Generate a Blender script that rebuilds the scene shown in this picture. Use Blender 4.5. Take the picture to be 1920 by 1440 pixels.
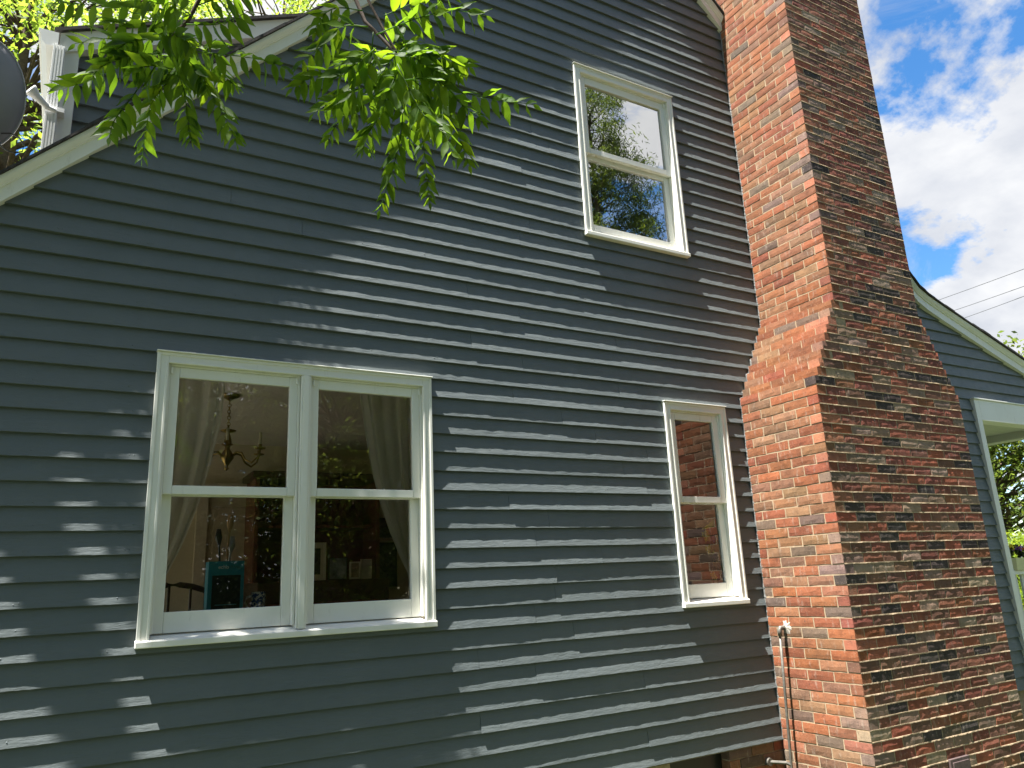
import bpy, math, random
import numpy as np
from mathutils import Vector, Matrix, Quaternion

random.seed(7); rng = np.random.default_rng(7)
S = bpy.context.scene
col = S.collection
for o in list(bpy.data.objects): bpy.data.objects.remove(o)

# ------------------------------------------------------------------ camera
FPX = 1421.514
CAM = np.array([-0.9789, -4.0733, 1.4702])
def cam_axes(a, b, c):
    f = np.array([math.sin(a)*math.cos(b), math.cos(a)*math.cos(b), math.sin(b)])
    r = np.array([math.cos(a), -math.sin(a), 0.0]); u = np.cross(r, f)
    return math.cos(c)*r+math.sin(c)*u, -math.sin(c)*r+math.cos(c)*u, f
CR, CU, CF = cam_axes(0.5300, 0.2579, -0.0478)
cd = bpy.data.cameras.new('camera'); cam = bpy.data.objects.new('camera', cd); col.objects.link(cam)
cam.matrix_world = Matrix([[CR[i], CU[i], -CF[i], CAM[i]] for i in range(3)]+[[0, 0, 0, 1]])
cd.sensor_width = 36.0; cd.lens = FPX/1920*36; cd.clip_start = 0.05; cd.clip_end = 3000
S.camera = cam
def ray(u, v): return CF+(u-960)/FPX*CR+(720-v)/FPX*CU
def at_y(u, v, y):
    d = ray(u, v); return CAM+(y-CAM[1])/d[1]*d
def at_x(u, v, x):
    d = ray(u, v); return CAM+(x-CAM[0])/d[0]*d
def at_t(u, v, t): return CAM+t*ray(u, v)

# ------------------------------------------------------------------ light
SUN = Vector((0.36, 0.057, -1.0)).normalized()
sl = bpy.data.lights.new('sun', 'SUN'); sl.energy = 5.0; sl.angle = math.radians(0.5); sl.color = (1.0, 0.965, 0.91)
so = bpy.data.objects.new('sun', sl); col.objects.link(so)
so.rotation_euler = SUN.to_track_quat('-Z', 'Y').to_euler(); so.location = (-3, -3, 12)
W = bpy.data.worlds.new('World'); S.world = W; W.use_nodes = True
wn, wl = W.node_tree.nodes, W.node_tree.links
wn.clear()
wo = wn.new('ShaderNodeOutputWorld'); bg = wn.new('ShaderNodeBackground'); sky = wn.new('ShaderNodeTexSky')
sky.sky_type = 'NISHITA'; sky.sun_disc = False
sky.sun_elevation = math.asin(-SUN.z); sky.sun_rotation = math.atan2(-SUN.x, -SUN.y)
sky.air_density = 1.0; sky.dust_density = 0.3; sky.ozone_density = 2.0
bg.inputs['Strength'].default_value = 0.05
tc = wn.new('ShaderNodeTexCoord')
def wmath(op, a, b=None, clamp=False):
    n = wn.new('ShaderNodeMath'); n.operation = op; n.use_clamp = clamp
    for i, x in enumerate((a, b)):
        if x is None: continue
        if isinstance(x, (int, float)): n.inputs[i].default_value = x
        else: wl.new(x, n.inputs[i])
    return n.outputs[0]
sep = wn.new('ShaderNodeSeparateXYZ'); wl.new(tc.outputs['Generated'], sep.inputs[0])
zc = wmath('ADD', wmath('MAXIMUM', sep.outputs['Z'], 0.0), 0.18)
cx = wmath('DIVIDE', sep.outputs['X'], zc); cy = wmath('DIVIDE', sep.outputs['Y'], zc)
cv = wn.new('ShaderNodeCombineXYZ'); wl.new(cx, cv.inputs[0]); wl.new(cy, cv.inputs[1])
def wnoise(scale, detail, rough, off, dist=0.0):
    m = wn.new('ShaderNodeMapping'); wl.new(cv.outputs[0], m.inputs[0]); m.inputs['Location'].default_value = off
    n = wn.new('ShaderNodeTexNoise'); n.inputs['Scale'].default_value = scale; n.inputs['Detail'].default_value = detail
    n.inputs['Roughness'].default_value = rough; n.inputs['Distortion'].default_value = dist
    wl.new(m.outputs[0], n.inputs['Vector']); return n.outputs['Fac']
CLOUD_OFF = (12.78, 16.03, 3.0)
big = wnoise(1.05, 12, 0.60, CLOUD_OFF, 0.25)
rp = wn.new('ShaderNodeValToRGB'); wl.new(big, rp.inputs[0])
rp.color_ramp.elements[0].position = 0.468; rp.color_ramp.elements[1].position = 0.508
wisp = wnoise(2.6, 10, 0.72, (4.1, 2.2, 0.0), 0.9)
rw = wn.new('ShaderNodeValToRGB'); wl.new(wisp, rw.inputs[0])
rw.color_ramp.elements[0].position = 0.50; rw.color_ramp.elements[1].position = 0.78
mask = wmath('MAXIMUM', rp.outputs[0], wmath('MULTIPLY', rw.outputs[0], 0.6), True)
shade = wnoise(1.9, 7, 0.55, (CLOUD_OFF[0]+0.16, CLOUD_OFF[1]+0.1, 5.0), 0.2)
rs = wn.new('ShaderNodeValToRGB'); wl.new(shade, rs.inputs[0])
rs.color_ramp.elements[0].position = 0.34; rs.color_ramp.elements[0].color = (5.6, 5.58, 5.5, 1)
rs.color_ramp.elements[1].position = 0.64; rs.color_ramp.elements[1].color = (3.0, 3.2, 3.65, 1)
mixc = wn.new('ShaderNodeMix'); mixc.data_type = 'RGBA'
wl.new(mask, mixc.inputs['Factor']); hs = wn.new('ShaderNodeHueSaturation'); hs.inputs['Saturation'].default_value = 1.3; hs.inputs['Value'].default_value = 1.2; wl.new(sky.outputs[0], hs.inputs['Color']); wl.new(hs.outputs[0], mixc.inputs['A']); wl.new(rs.outputs[0], mixc.inputs['B'])
wl.new(mixc.outputs['Result'], bg.inputs['Color']); wl.new(bg.outputs[0], wo.inputs[0])
S.view_settings.view_transform = 'Standard'; S.view_settings.look = 'None'
S.view_settings.exposure = 2.08; S.view_settings.gamma = 1.0; S.view_settings.use_curve_mapping = False
S.render.engine = 'CYCLES'
S.cycles.use_denoising = True; S.cycles.max_bounces = 8; S.cycles.transparent_max_bounces = 16
S.cycles.caustics_reflective = False; S.cycles.caustics_refractive = False
S.cycles.sample_clamp_indirect = 6.0

# ------------------------------------------------------------------ helpers
class MB:
    def __init__(s): s.v = []; s.f = []
    def quad(s, *p):
        n = len(s.v); s.v += [tuple(q) for q in p]; s.f.append(tuple(range(n, n+len(p))))
    def box(s, x0, x1, y0, y1, z0, z1):
        n = len(s.v)
        s.v += [(x, y, z) for z in (z0, z1) for y in (y0, y1) for x in (x0, x1)]
        s.f += [tuple(n+i for i in f) for f in ((0, 2, 3, 1), (4, 5, 7, 6), (0, 1, 5, 4), (2, 6, 7, 3), (0, 4, 6, 2), (1, 3, 7, 5))]
    def tube(s, pts, r, n=8, cap=True):
        pts = [Vector(p) for p in pts]; rr = [float(q) for q in (r if isinstance(r, (list, tuple)) else [r]*len(pts))]
        base = len(s.v); ref = None
        for i, p in enumerate(pts):
            t = (pts[min(i+1, len(pts)-1)]-pts[max(i-1, 0)]).normalized()
            if ref is None: ref = Vector((0, 0, 1)) if abs(t.z) < .9 else Vector((1, 0, 0))
            a = t.cross(ref).normalized(); b = t.cross(a).normalized(); ref = b.cross(t) if False else ref
            for k in range(n):
                q = 2*math.pi*k/n; s.v.append(tuple(p+rr[i]*(math.cos(q)*a+math.sin(q)*b)))
        for i in range(len(pts)-1):
            for k in range(n):
                k2 = (k+1) % n
                s.f.append((base+i*n+k, base+i*n+k2, base+(i+1)*n+k2, base+(i+1)*n+k))
        if cap:
            s.f.append(tuple(base+k for k in range(n))[::-1]); e = base+(len(pts)-1)*n; s.f.append(tuple(e+k for k in range(n)))
    def lathe(s, c, prof, n=16):
        base = len(s.v); c = Vector(c)
        for r, z in prof:
            for k in range(n):
                q = 2*math.pi*k/n; s.v.append((c.x+r*math.cos(q), c.y+r*math.sin(q), c.z+z))
        for i in range(len(prof)-1):
            for k in range(n):
                k2 = (k+1) % n; s.f.append((base+i*n+k, base+i*n+k2, base+(i+1)*n+k2, base+(i+1)*n+k))
    def sweep(s, pts, prof):
        # pts: (x, z) along the rake; prof: closed list of (y, dz)
        n = len(prof); base = len(s.v)
        for x, z in pts: s.v += [(x, y, z+dz) for y, dz in prof]
        for i in range(len(pts)-1):
            for k in range(n):
                k2 = (k+1) % n; s.f.append((base+i*n+k, base+i*n+k2, base+(i+1)*n+k2, base+(i+1)*n+k))
        s.f.append(tuple(base+k for k in range(n))); e = base+(len(pts)-1)*n; s.f.append(tuple(e+k for k in range(n))[::-1])
    def mesh(s, name, mat=None, smooth=False):
        m = bpy.data.meshes.new(name); m.from_pydata(s.v, [], s.f); m.validate(); m.update()
        if smooth: m.polygons.foreach_set('use_smooth', [True]*len(m.polygons))
        if mat: m.materials.append(mat)
        return m
    def build(s, name, mat, parent=None, smooth=False, bevel=0, fix=True):
        o = bpy.data.objects.new(name, s.mesh(name, mat, smooth)); col.objects.link(o)
        if fix:
            import bmesh
            bm = bmesh.new(); bm.from_mesh(o.data); bmesh.ops.recalc_face_normals(bm, faces=bm.faces); bm.to_mesh(o.data); bm.free()
        if bevel:
            b = o.modifiers.new('bevel', 'BEVEL'); b.width = bevel; b.segments = 2; b.limit_method = 'ANGLE'; b.angle_limit = math.radians(40)
        if parent: put(o, parent)
        return o
def wloc(o):
    p = Vector((0, 0, 0))
    while o: p += o.location; o = o.parent
    return p
def put(o, parent):
    o.parent = parent; o.location = o.location-wloc(parent)   # parents here only carry translations
def tag(o, label=None, cat=None, group=None, kind=None):
    if label: o['label'] = label
    if cat: o['category'] = cat
    if group: o['group'] = group
    if kind: o['kind'] = kind
    return o
def empty(name, loc, label, cat, group=None):
    o = bpy.data.objects.new(name, None); o.location = loc; o.empty_display_size = 0.2; col.objects.link(o)
    return tag(o, label, cat, group)
def np_mesh(name, V, F, mat, nper, smooth=False):
    m = bpy.data.meshes.new(name); nf = len(F)
    m.vertices.add(len(V)); m.vertices.foreach_set('co', np.asarray(V, np.float32).ravel())
    m.loops.add(nf*nper); m.loops.foreach_set('vertex_index', np.asarray(F, np.int32).ravel())
    m.polygons.add(nf); m.polygons.foreach_set('loop_start', np.arange(0, nf*nper, nper, dtype=np.int32))
    m.update(calc_edges=True); m.validate()
    if smooth: m.polygons.foreach_set('use_smooth', np.ones(nf, bool))
    m.materials.append(mat); return m

# ------------------------------------------------------------------ materials
class Mat:
    def __init__(s, name):
        s.m = bpy.data.materials.new(name); s.m.use_nodes = True; s.n = s.m.node_tree.nodes; s.l = s.m.node_tree.links
        s.p = s.n['Principled BSDF']; s.out = s.n['Material Output']
    def noise(s, scale, detail=4, rough=.55, coord='Object', vec=None, stretch=None):
        t = s.n.new('ShaderNodeTexNoise'); t.inputs['Scale'].default_value = scale; t.inputs['Detail'].default_value = detail; t.inputs['Roughness'].default_value = rough
        if coord == 'world':
            c = s.n.new('ShaderNodeNewGeometry').outputs['Position']
        else:
            c = s.n.new('ShaderNodeTexCoord').outputs[coord]
        if stretch:
            mp = s.n.new('ShaderNodeMapping'); mp.inputs['Scale'].default_value = stretch; s.l.new(c, mp.inputs[0]); c = mp.outputs[0]
        s.l.new(c, t.inputs['Vector']); return t.outputs['Fac']
    def ramp(s, fac, *stops):
        r = s.n.new('ShaderNodeValToRGB'); e = r.color_ramp.elements
        while len(e) < len(stops): e.new(0.5)
        for i, (p, c) in enumerate(stops):
            e[i].position = p; e[i].color = tuple(c)+(1,) if len(c) == 3 else c
        s.l.new(fac, r.inputs[0]); return r.outputs[0]
    def mix(s, fac, a, b, mode='MIX'):
        m = s.n.new('ShaderNodeMix'); m.data_type = 'RGBA'; m.blend_type = mode
        for k, x in (('Factor', fac), ('A', a), ('B', b)):
            if isinstance(x, (int, float)): m.inputs[k].default_value = x
            elif isinstance(x, (tuple, list)): m.inputs[k].default_value = tuple(x)+(1,) if len(x) == 3 else x
            else: s.l.new(x, m.inputs[k])
        return m.outputs['Result']
    def base(s, c):
        if isinstance(c, (tuple, list)): s.p.inputs['Base Color'].default_value = tuple(c)+(1,)
        else: s.l.new(c, s.p.inputs['Base Color'])
        return s
    def bump(s, fac, strength=.3, dist=.002, prev=None):
        b = s.n.new('ShaderNodeBump'); b.inputs['Strength'].default_value = strength; b.inputs['Distance'].default_value = dist
        s.l.new(fac, b.inputs['Height'])
        if prev: s.l.new(prev, b.inputs['Normal'])
        s.l.new(b.outputs[0], s.p.inputs['Normal']); return b.outputs[0]
    def set(s, rough=.5, metal=0.0, spec=.5):
        s.p.inputs['Roughness'].default_value = rough; s.p.inputs['Metallic'].default_value = metal; s.p.inputs['Specular IOR Level'].default_value = spec
        return s
def simple(name, c, rough=.5, metal=0., var=.12, scale=8, bump=0, spec=.5):
    M = Mat(name).set(rough, metal, spec)
    n = M.noise(scale, 5, .6, 'world')
    M.base(M.ramp(n, (.3, tuple(x*(1-var) for x in c)), (.7, tuple(min(1, x*(1+var)) for x in c))))
    if bump: M.bump(M.noise(scale*12, 4, .6, 'world'), bump, .002)
    return M.m

def paint_clap():
    M = Mat('slate_clapboard_paint').set(.6, 0, .5)
    a = M.noise(1.6, 6, .6, 'world'); c = M.ramp(a, (.25, (.099, .119, .121)), (.75, (.126, .145, .147)))
    oi = M.n.new('ShaderNodeObjectInfo')
    c = M.mix(M.ramp(oi.outputs['Random'], (0, (0, 0, 0)), (1, (.28, .28, .28))), c, (.094, .115, .120))
    d = M.ramp(M.noise(9, 8, .7, 'world', stretch=(1, 1, 3)), (.62, (0, 0, 0)), (.78, (.22, .22, .22)))
    c = M.mix(d, c, (.175, .188, .188))
    M.base(c)
    b1 = M.bump(M.noise(55, 6, .65, 'world', stretch=(.22, 1, 1)), .7, .004)
    M.bump(M.noise(260, 3, .6, 'world', stretch=(.5, 1, 1)), .16, .001, b1)
    M.l.new(M.ramp(M.noise(14, 5, .6, 'world'), (.3, (.50,)*3), (.7, (.68,)*3)), M.p.inputs['Roughness'])
    return M.m
def trim_paint():
    M = Mat('cream_trim_paint').set(.5, 0, .4)
    a = M.noise(2.2, 6, .6, 'world'); c = M.ramp(a, (.3, (.76, .75, .68)), (.7, (.82, .81, .75)))
    dirt = M.ramp(M.noise(26, 8, .72, 'world', stretch=(1, 1, .25)), (.60, (0, 0, 0)), (.80, (.55, .55, .55)))
    c = M.mix(dirt, c, (.40, .38, .30))
    chip = M.ramp(M.noise(70, 6, .75, 'world', stretch=(1, 1, .4)), (.70, (0, 0, 0)), (.74, (.7, .7, .7)))
    c = M.mix(chip, c, (.30, .28, .22)); M.base(c)
    b = M.bump(M.noise(40, 6, .6, 'world', stretch=(1, 1, .2)), .22, .002)
    M.bump(M.noise(220, 3, .6, 'world'), .1, .001, b)
    return M.m
def brick_mat(name, src):
    M = Mat(name).set(.9, 0, .25)
    if src == 'object': c = M.n.new('ShaderNodeObjectInfo').outputs['Color']
    else:
        at = M.n.new('ShaderNodeAttribute'); at.attribute_name = 'bcol'; c = at.outputs['Color']
    n1 = M.noise(14, 7, .65, 'world'); c = M.mix(1.0, c, M.ramp(n1, (.25, (.62,)*3), (.5, (1.0,)*3), (.75, (1.22, 1.18, 1.12))), 'MULTIPLY')
    n2 = M.noise(120, 4, .7, 'world'); c = M.mix(M.ramp(n2, (.60, (0,)*3), (.72, (.55,)*3)), c, (.50, .36, .24))
    n3 = M.noise(95, 3, .6, 'world', stretch=(1, 1, .6)); c = M.mix(M.ramp(n3, (.30, (.6,)*3), (.40, (0,)*3)), c, (.05, .035, .03))
    n4 = M.noise(24, 6, .7, 'world', stretch=(1.4, 1.4, .35)); c = M.mix(M.ramp(n4, (.57, (0,)*3), (.74, (.5,)*3)), c, (.46, .40, .33))
    M.base(c)
    b = M.bump(M.noise(60, 6, .7, 'world'), .6, .003)
    b = M.bump(M.noise(75, 5, .7, 'world', stretch=(1, 1, .22)), .55, .003, b)
    M.bump(M.noise(300, 3, .6, 'world'), .4, .0012, b)
    return M.m
def leaf_mat(name, top, trans, vein=True, var=.35, mixf=.5):
    M = Mat(name).set(.52, 0, .22)
    g = M.n.new('ShaderNodeObjectInfo').outputs['Random'] if vein else M.n.new('ShaderNodeNewGeometry').outputs['Random Per Island']
    def shadecol(c): return M.ramp(g, (0, tuple(x*(1-var) for x in c)), (.6, c), (1, (min(1, c[0]*1.5), c[1]*1.22, c[2]*.9)))
    c = shadecol(top); t = shadecol(trans)
    if vein:
        tcn = M.n.new('ShaderNodeTexCoord'); w = M.n.new('ShaderNodeTexWave'); w.inputs['Scale'].default_value = 38; w.inputs['Distortion'].default_value = 1.2
        mp = M.n.new('ShaderNodeMapping'); mp.inputs['Rotation'].default_value = (0, 0, .0); M.l.new(tcn.outputs['Object'], mp.inputs[0]); M.l.new(mp.outputs[0], w.inputs['Vector'])
        vv = M.ramp(w.outputs['Fac'], (.0, (.0,)*3), (.12, (0.0,)*3)); M.bump(w.outputs['Fac'], .12, .001)
        sp = M.ramp(M.noise(160, 3, .6, 'Object'), (.66, (0,)*3), (.72, (.5,)*3)); c = M.mix(sp, c, (.16, .16, .05))
    M.base(c)
    tr = M.n.new('ShaderNodeBsdfTranslucent'); M.l.new(t, tr.inputs['Color'])
    ms = M.n.new('ShaderNodeMixShader'); ms.inputs[0].default_value = mixf
    M.l.new(M.p.outputs[0], ms.inputs[1]); M.l.new(tr.outputs[0], ms.inputs[2]); M.l.new(ms.outputs[0], M.out.inputs['Surface'])
    return M.m
def glass_mat(name, coat, tint=(.93, .95, .92)):
    M = Mat(name); M.n.remove(M.p)
    t = M.n.new('ShaderNodeBsdfTransparent'); t.inputs['Color'].default_value = tint+(1,)
    g = M.n.new('ShaderNodeBsdfGlossy'); g.inputs['Roughness'].default_value = 0.0; g.inputs['Color'].default_value = (.97, .98, 1, 1)
    fr = M.n.new('ShaderNodeFresnel'); fr.inputs['IOR'].default_value = 1.55
    b = M.n.new('ShaderNodeBump'); b.inputs['Strength'].default_value = .012; b.inputs['Distance'].default_value = .02
    nz = M.noise(3.2, 2, .5, 'world'); M.l.new(nz, b.inputs['Height']); M.l.new(b.outputs[0], g.inputs['Normal'])
    a = M.n.new('ShaderNodeMath'); a.operation = 'MULTIPLY_ADD'; a.inputs[1].default_value = 1.5; a.inputs[2].default_value = coat; a.use_clamp = True
    M.l.new(fr.outputs[0], a.inputs[0])
    ms = M.n.new('ShaderNodeMixShader'); M.l.new(a.outputs[0], ms.inputs[0]); M.l.new(t.outputs[0], ms.inputs[1]); M.l.new(g.outputs[0], ms.inputs[2])
    M.l.new(ms.outputs[0], M.out.inputs['Surface']); return M.m
def sheer_mat():
    M = Mat('sheer_curtain_cloth').set(.9, 0, .1); M.base((.82, .82, .76))
    t = M.n.new('ShaderNodeBsdfTransparent'); tr = M.n.new('ShaderNodeBsdfTranslucent'); tr.inputs['Color'].default_value = (.75, .75, .68, 1)
    m1 = M.n.new('ShaderNodeMixShader'); m1.inputs[0].default_value = .45; M.l.new(M.p.outputs[0], m1.inputs[1]); M.l.new(tr.outputs[0], m1.inputs[2])
    m2 = M.n.new('ShaderNodeMixShader'); m2.inputs[0].default_value = .74; M.l.new(t.outputs[0], m2.inputs[1]); M.l.new(m1.outputs[0], m2.inputs[2])
    M.l.new(m2.outputs[0], M.out.inputs['Surface']); return M.m

CLAP = paint_clap(); TRIM = trim_paint()
BRICK_O = brick_mat('brick_clay', 'object'); BRICK_A = brick_mat('brick_clay_field', 'attr')
MORTAR = simple('lime_mortar', (.36, .275, .18), .95, 0, .22, 30, .5, .2)
SHINGLE = simple('dark_roof_shingle', (.055, .050, .048), .95, 0, .4, 40, .6, .2)
GLASS_BIG = glass_mat('window_glass', .07); GLASS_LOWE = glass_mat('low_e_window_glass', .48); GLASS_SMALL = glass_mat('narrow_window_glass', .07)
WALLPLY = simple('sheathing', (.20, .17, .13), .9)
PLASTER = simple('cream_plaster', (.62, .54, .38), .9, 0, .05, 3)
CEILPL = simple('ceiling_plaster', (.60, .55, .47), .95, 0, .04, 3)
OAK = simple('oak_floor', (.30, .19, .10), .5, 0, .3, 6)
CHERRY = simple('cherry_wood', (.14, .045, .025), .45, 0, .3, 14)
DARKWOOD = simple('dark_stained_wood', (.06, .032, .02), .4, 0, .3, 14)
WHITEPL = simple('white_painted_metal', (.74, .74, .72), .45, 0, .05, 8)
GREYMET = simple('dull_grey_metal', (.34, .34, .34), .45, .6, .2, 30, .1)
RUST = simple('weathered_galvanised_steel', (.15, .14, .12), .55, .5, .3, 40, .2)
BRASS = simple('antique_brass', (.26, .18, .06), .35, 1., .2, 20)
BLACK = simple('black_plastic', (.015, .015, .016), .35)
SHEER = sheer_mat()
GRASS = simple('lawn', (.060, .075, .035), .95, 0, .5, 5, .6, .1)
BARK = simple('tree_bark', (.10, .075, .055), .95, 0, .4, 12, .8, .1)
TWIG = simple('young_twig_bark', (.085, .060, .045), .8, 0, .3, 60, .3, .2)

# ------------------------------------------------------------------ ground and setting
g = MB(); n = 24
g.quad((-90, -90, -.06), (120, -90, -.06), (120, 120, -.06), (-90, 120, -.06))
tag(g.build('ground', GRASS), 'mown green lawn around the house', 'lawn', kind='structure')

g = MB(); g.box(-9, -2.95, -1.0, 7.0, -.1, .0)  # unseen pale slab, added to bounce sunlight into the dining room
tag(g.build('bounce_slab', simple('pale_bounce_slab', (.26, .25, .23), .9, 0, .1, 4, .3)), 'pale slab added out of view to bounce light into the dining room', 'bounce_slab', kind='structure')
# ------------------------------------------------------------------ house
M_R = 1.02                                            # roof pitch
ZL0, ZR0 = 4.80, 10.157                               # rake board bottom edge: left z = ZL0+M x, right z = ZR0-M x
AX = (ZR0-ZL0)/(2*M_R); AZ = ZL0+M_R*AX
E = 0.1125; K0 = 3.2644                               # clapboard exposure, one known butt line
BT = 0.0188                                           # how far the butt stands out
house = empty('house', (2.6, 0, 0), 'slate blue clapboard house with cream trim and a wide brick chimney', 'house')
RIGHT = [(AX, AZ), (6.0, ZR0-M_R*6.0), (6.06, 3.975), (6.2, 3.908), (6.45, 3.822), (6.7, 3.742), (7.22, 3.575), (8.9, 3.04)]
LEFT = [(-2.9, ZL0-M_R*2.9), (AX, AZ)]
def z_right(x): return float(np.interp(x, [p[0] for p in RIGHT], [p[1] for p in RIGHT]))
def z_rake(x): return ZL0+M_R*x if x < AX else z_right(x)

WIN = dict(big=(-.672, .838, 1.262, 2.698), up=(2.090, 3.081, 3.900, 5.350), small=(2.666, 3.271, 1.260, 2.697))
PORCH = (6.694, 8.75, -1, 3.036)
def rect_cut(x, rects, zb):
    for x0, x1, z0, z1 in rects:
        if x0+.018 < x < x1-.018 and zb < z1 and zb+E+.02 > z0: return z0+.02, z1-.02
    return None

nail_r = random.Random(3)
def clapboard(zb, x0, x1, top, cuts, parent, y0=0.0, seed=0, nails=True, step=.022, name='clapboard'):
    """One board: butt at zb, from x0 to x1.  top(x) clips it under the rake; cuts are openings."""
    r = np.random.default_rng(seed)
    xs = {x0, x1}
    for c in cuts:
        for x in (c[0]+.018, c[1]-.018):
            if x0 < x < x1: xs |= {x-1e-4, x+1e-4}
    k = max(2, int((x1-x0)/step)); xs |= set(np.linspace(x0, x1, k+1).tolist()); xs = np.array(sorted(xs))
    # uneven thickness: slow warp plus rough paint along the butt
    ph = r.uniform(0, 6.28, 6)
    warp = .0013*np.sin(xs*1.1+ph[0])+.0010*np.sin(xs*2.9+ph[1])+.0006*np.sin(xs*7.3+ph[2])
    rough = r.normal(0, .00055, len(xs)); rough = np.convolve(np.pad(rough, 1, 'edge'), [.25, .5, .25], 'valid')
    b = BT+r.normal(0, .0014)+.42*warp+rough
    sagz = .0012*np.sin(xs*1.7+ph[3])+r.normal(0, .00035, len(xs))
    mb = MB(); lap = .018
    prof_t = [0.0, .22, .6, 1.0]
    cols = []
    for i, x in enumerate(xs):
        zt = zb+E+lap; zlo = zb+sagz[i]; c = rect_cut(x, cuts, zb)
        zt = min(zt, top(x)+.035)
        open_ = True
        if c:
            if c[0] <= zlo and c[1] >= zt-lap: open_ = False
            elif c[0] > zlo: zt = min(zt, c[0])
            elif c[1] > zlo: zlo = max(zlo, c[1])
        if zt-zlo < .004: open_ = False
        if not open_: cols.append(None); continue
        def yy(z): return y0+BT-(b[i])*(1-(z-zb)/E)+.0005
        cup = .0004*math.sin(x*1.9+ph[4])+.0003*math.sin(x*5.3+ph[5])
        zz = [zlo+(zt-zlo)*t for t in prof_t]
        cols.append([(x, y0+.021, zlo)]+[(x, yy(z)+(cup*math.sin(math.pi*min(1, (z-zb)/E)) if 0 < j < 3 else 0), z) for j, z in enumerate(zz)])
    base = len(mb.v)
    for i in range(len(cols)-1):
        a, c = cols[i], cols[i+1]
        if a is None or c is None or xs[i+1]-xs[i] < 5e-4: continue
        nb = len(mb.v); mb.v += a+c; m = len(a)
        for j in range(m-1): mb.f.append((nb+j, nb+m+j, nb+m+j+1, nb+j+1))
        # board end grain at openings and joints
        if i == 0 or cols[i-1] is None: mb.f.append(tuple(nb+j for j in range(m)))
        if i == len(cols)-2 or cols[i+2] is None: mb.f.append(tuple(nb+m+j for j in range(m))[::-1])
    if not mb.f: return None
    if nails:
        off = nail_r.uniform(0, .1)
        for q in np.arange(math.ceil((x0-off)/.405)*.405+off, x1-.01, .405):
            for qx in ((q,) if nail_r.random() < .8 else (q, q+.02)):
                i = int(np.searchsorted(xs, qx)); i = min(i, len(xs)-1)
                if cols[i] is None or cols[max(i-1, 0)] is None: continue
                z = zb+nail_r.uniform(.016, .030)
                if z > top(qx)-.01: continue
                c = rect_cut(qx, cuts, zb)
                if c and c[0]-.03 < z < c[1]+.03: continue
                y = y0+BT-b[i]*(1-(z-zb)/E); rr = nail_r.uniform(.0035, .005); nb = len(mb.v)
                mb.v += [(qx+rr*math.cos(a), y+.0008, z+rr*math.sin(a)) for a in np.arange(6)*math.pi/3]
                mb.v.append((qx, y-nail_r.uniform(.0008, .0022), z))
                mb.f += [(nb+j, nb+(j+1) % 6, nb+6) for j in range(6)]
    import bmesh
    me = mb.mesh(name, CLAP); bm = bmesh.new(); bm.from_mesh(me); bmesh.ops.remove_doubles(bm, verts=bm.verts, dist=2e-5)
    bmesh.ops.recalc_face_normals(bm, faces=bm.faces); bm.to_mesh(me); bm.free()
    o = bpy.data.objects.new(name, me); col.objects.link(o); put(o, parent); return o

def z_of_k(k): return K0-E*k
# main gable wall
jr = random.Random(11)
KNOWN = {}                                            # joints read off the photograph: course -> x list
for u, v in [(433, 380), (567, 440), (878, 556), (1088, 563), (976, 603), (885, 650), (1158, 657), (982, 692), (1163, 742), (1005, 1160), (899, 1250), (903, 1365), (1210, 1280), (1218, 1395)]:
    P = at_y(u, v, 0); k = math.ceil((K0-P[2])/E); KNOWN.setdefault(k, []).append(float(P[0]))
XCH = 3.475                                           # boards stop against the chimney's lower body, run on behind the stack
for k in range(-38, 27):
    zb = z_of_k(k); zm = zb+.01
    xl = max(-2.6, (zm-ZL0)/M_R-.02); xr = (ZR0-zm)/M_R+.02
    end = XCH if zb < 2.78 else min(3.84, xr)
    if zb > 2.78 and zb < 3.5: end = 3.475+.345*(zb-2.78)/.68+.03
    if end-xl < .05: continue
    js = [x for x in KNOWN.get(k, []) if xl+.2 < x < end-.2]
    x = xl+jr.uniform(1.0, 3.2)
    while x < end-.5:
        if all(abs(x-j) > .9 for j in js) and x < -.8: js.append(x)
        x += jr.uniform(1.8, 3.4)
    if not js and end-xl > 3.6: js = [jr.uniform(1.3, 2.6)]
    spans = [(xl, end)]
    for w in WIN.values():
        if w[2]+.02 <= zb+.002 and w[3]-.02 >= zb+E: spans = [q for a, b in spans for q in (((a, w[0]+.018), (w[1]-.018, b)) if a < w[0] and b > w[1] else ((a, b),))]
    segs = []
    for a, b in spans:
        c = [a]+sorted(x for x in js if a+.15 < x < b-.15)+[b]; segs += list(zip(c[:-1], c[1:]))
    for i, (pa, pb) in enumerate(segs):
        clapboard(zb, pa+.0008, pb-.0008, z_rake, list(WIN.values()), house, 0, seed=1000+k*7+i)
# wall right of the chimney
for k in range(-10, 27):
    zb = z_of_k(k)
    xr = 6.06 if zb > 3.95 else None
    for a, b in ((5.0, 8.85),):
        # clip the right end where the flared rake comes down
        xs = np.linspace(a, b, 200); ok = [x for x in xs if z_rake(x) > zb+.012]
        if not ok: continue
        b2 = min(b, max(ok)+.02)
        if zb+E < PORCH[3]-.02: b2 = PORCH[0]+.02
        if b2-a > .1: clapboard(zb, a, b2, z_rake, [PORCH], house, 0, seed=4000+k)

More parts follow.
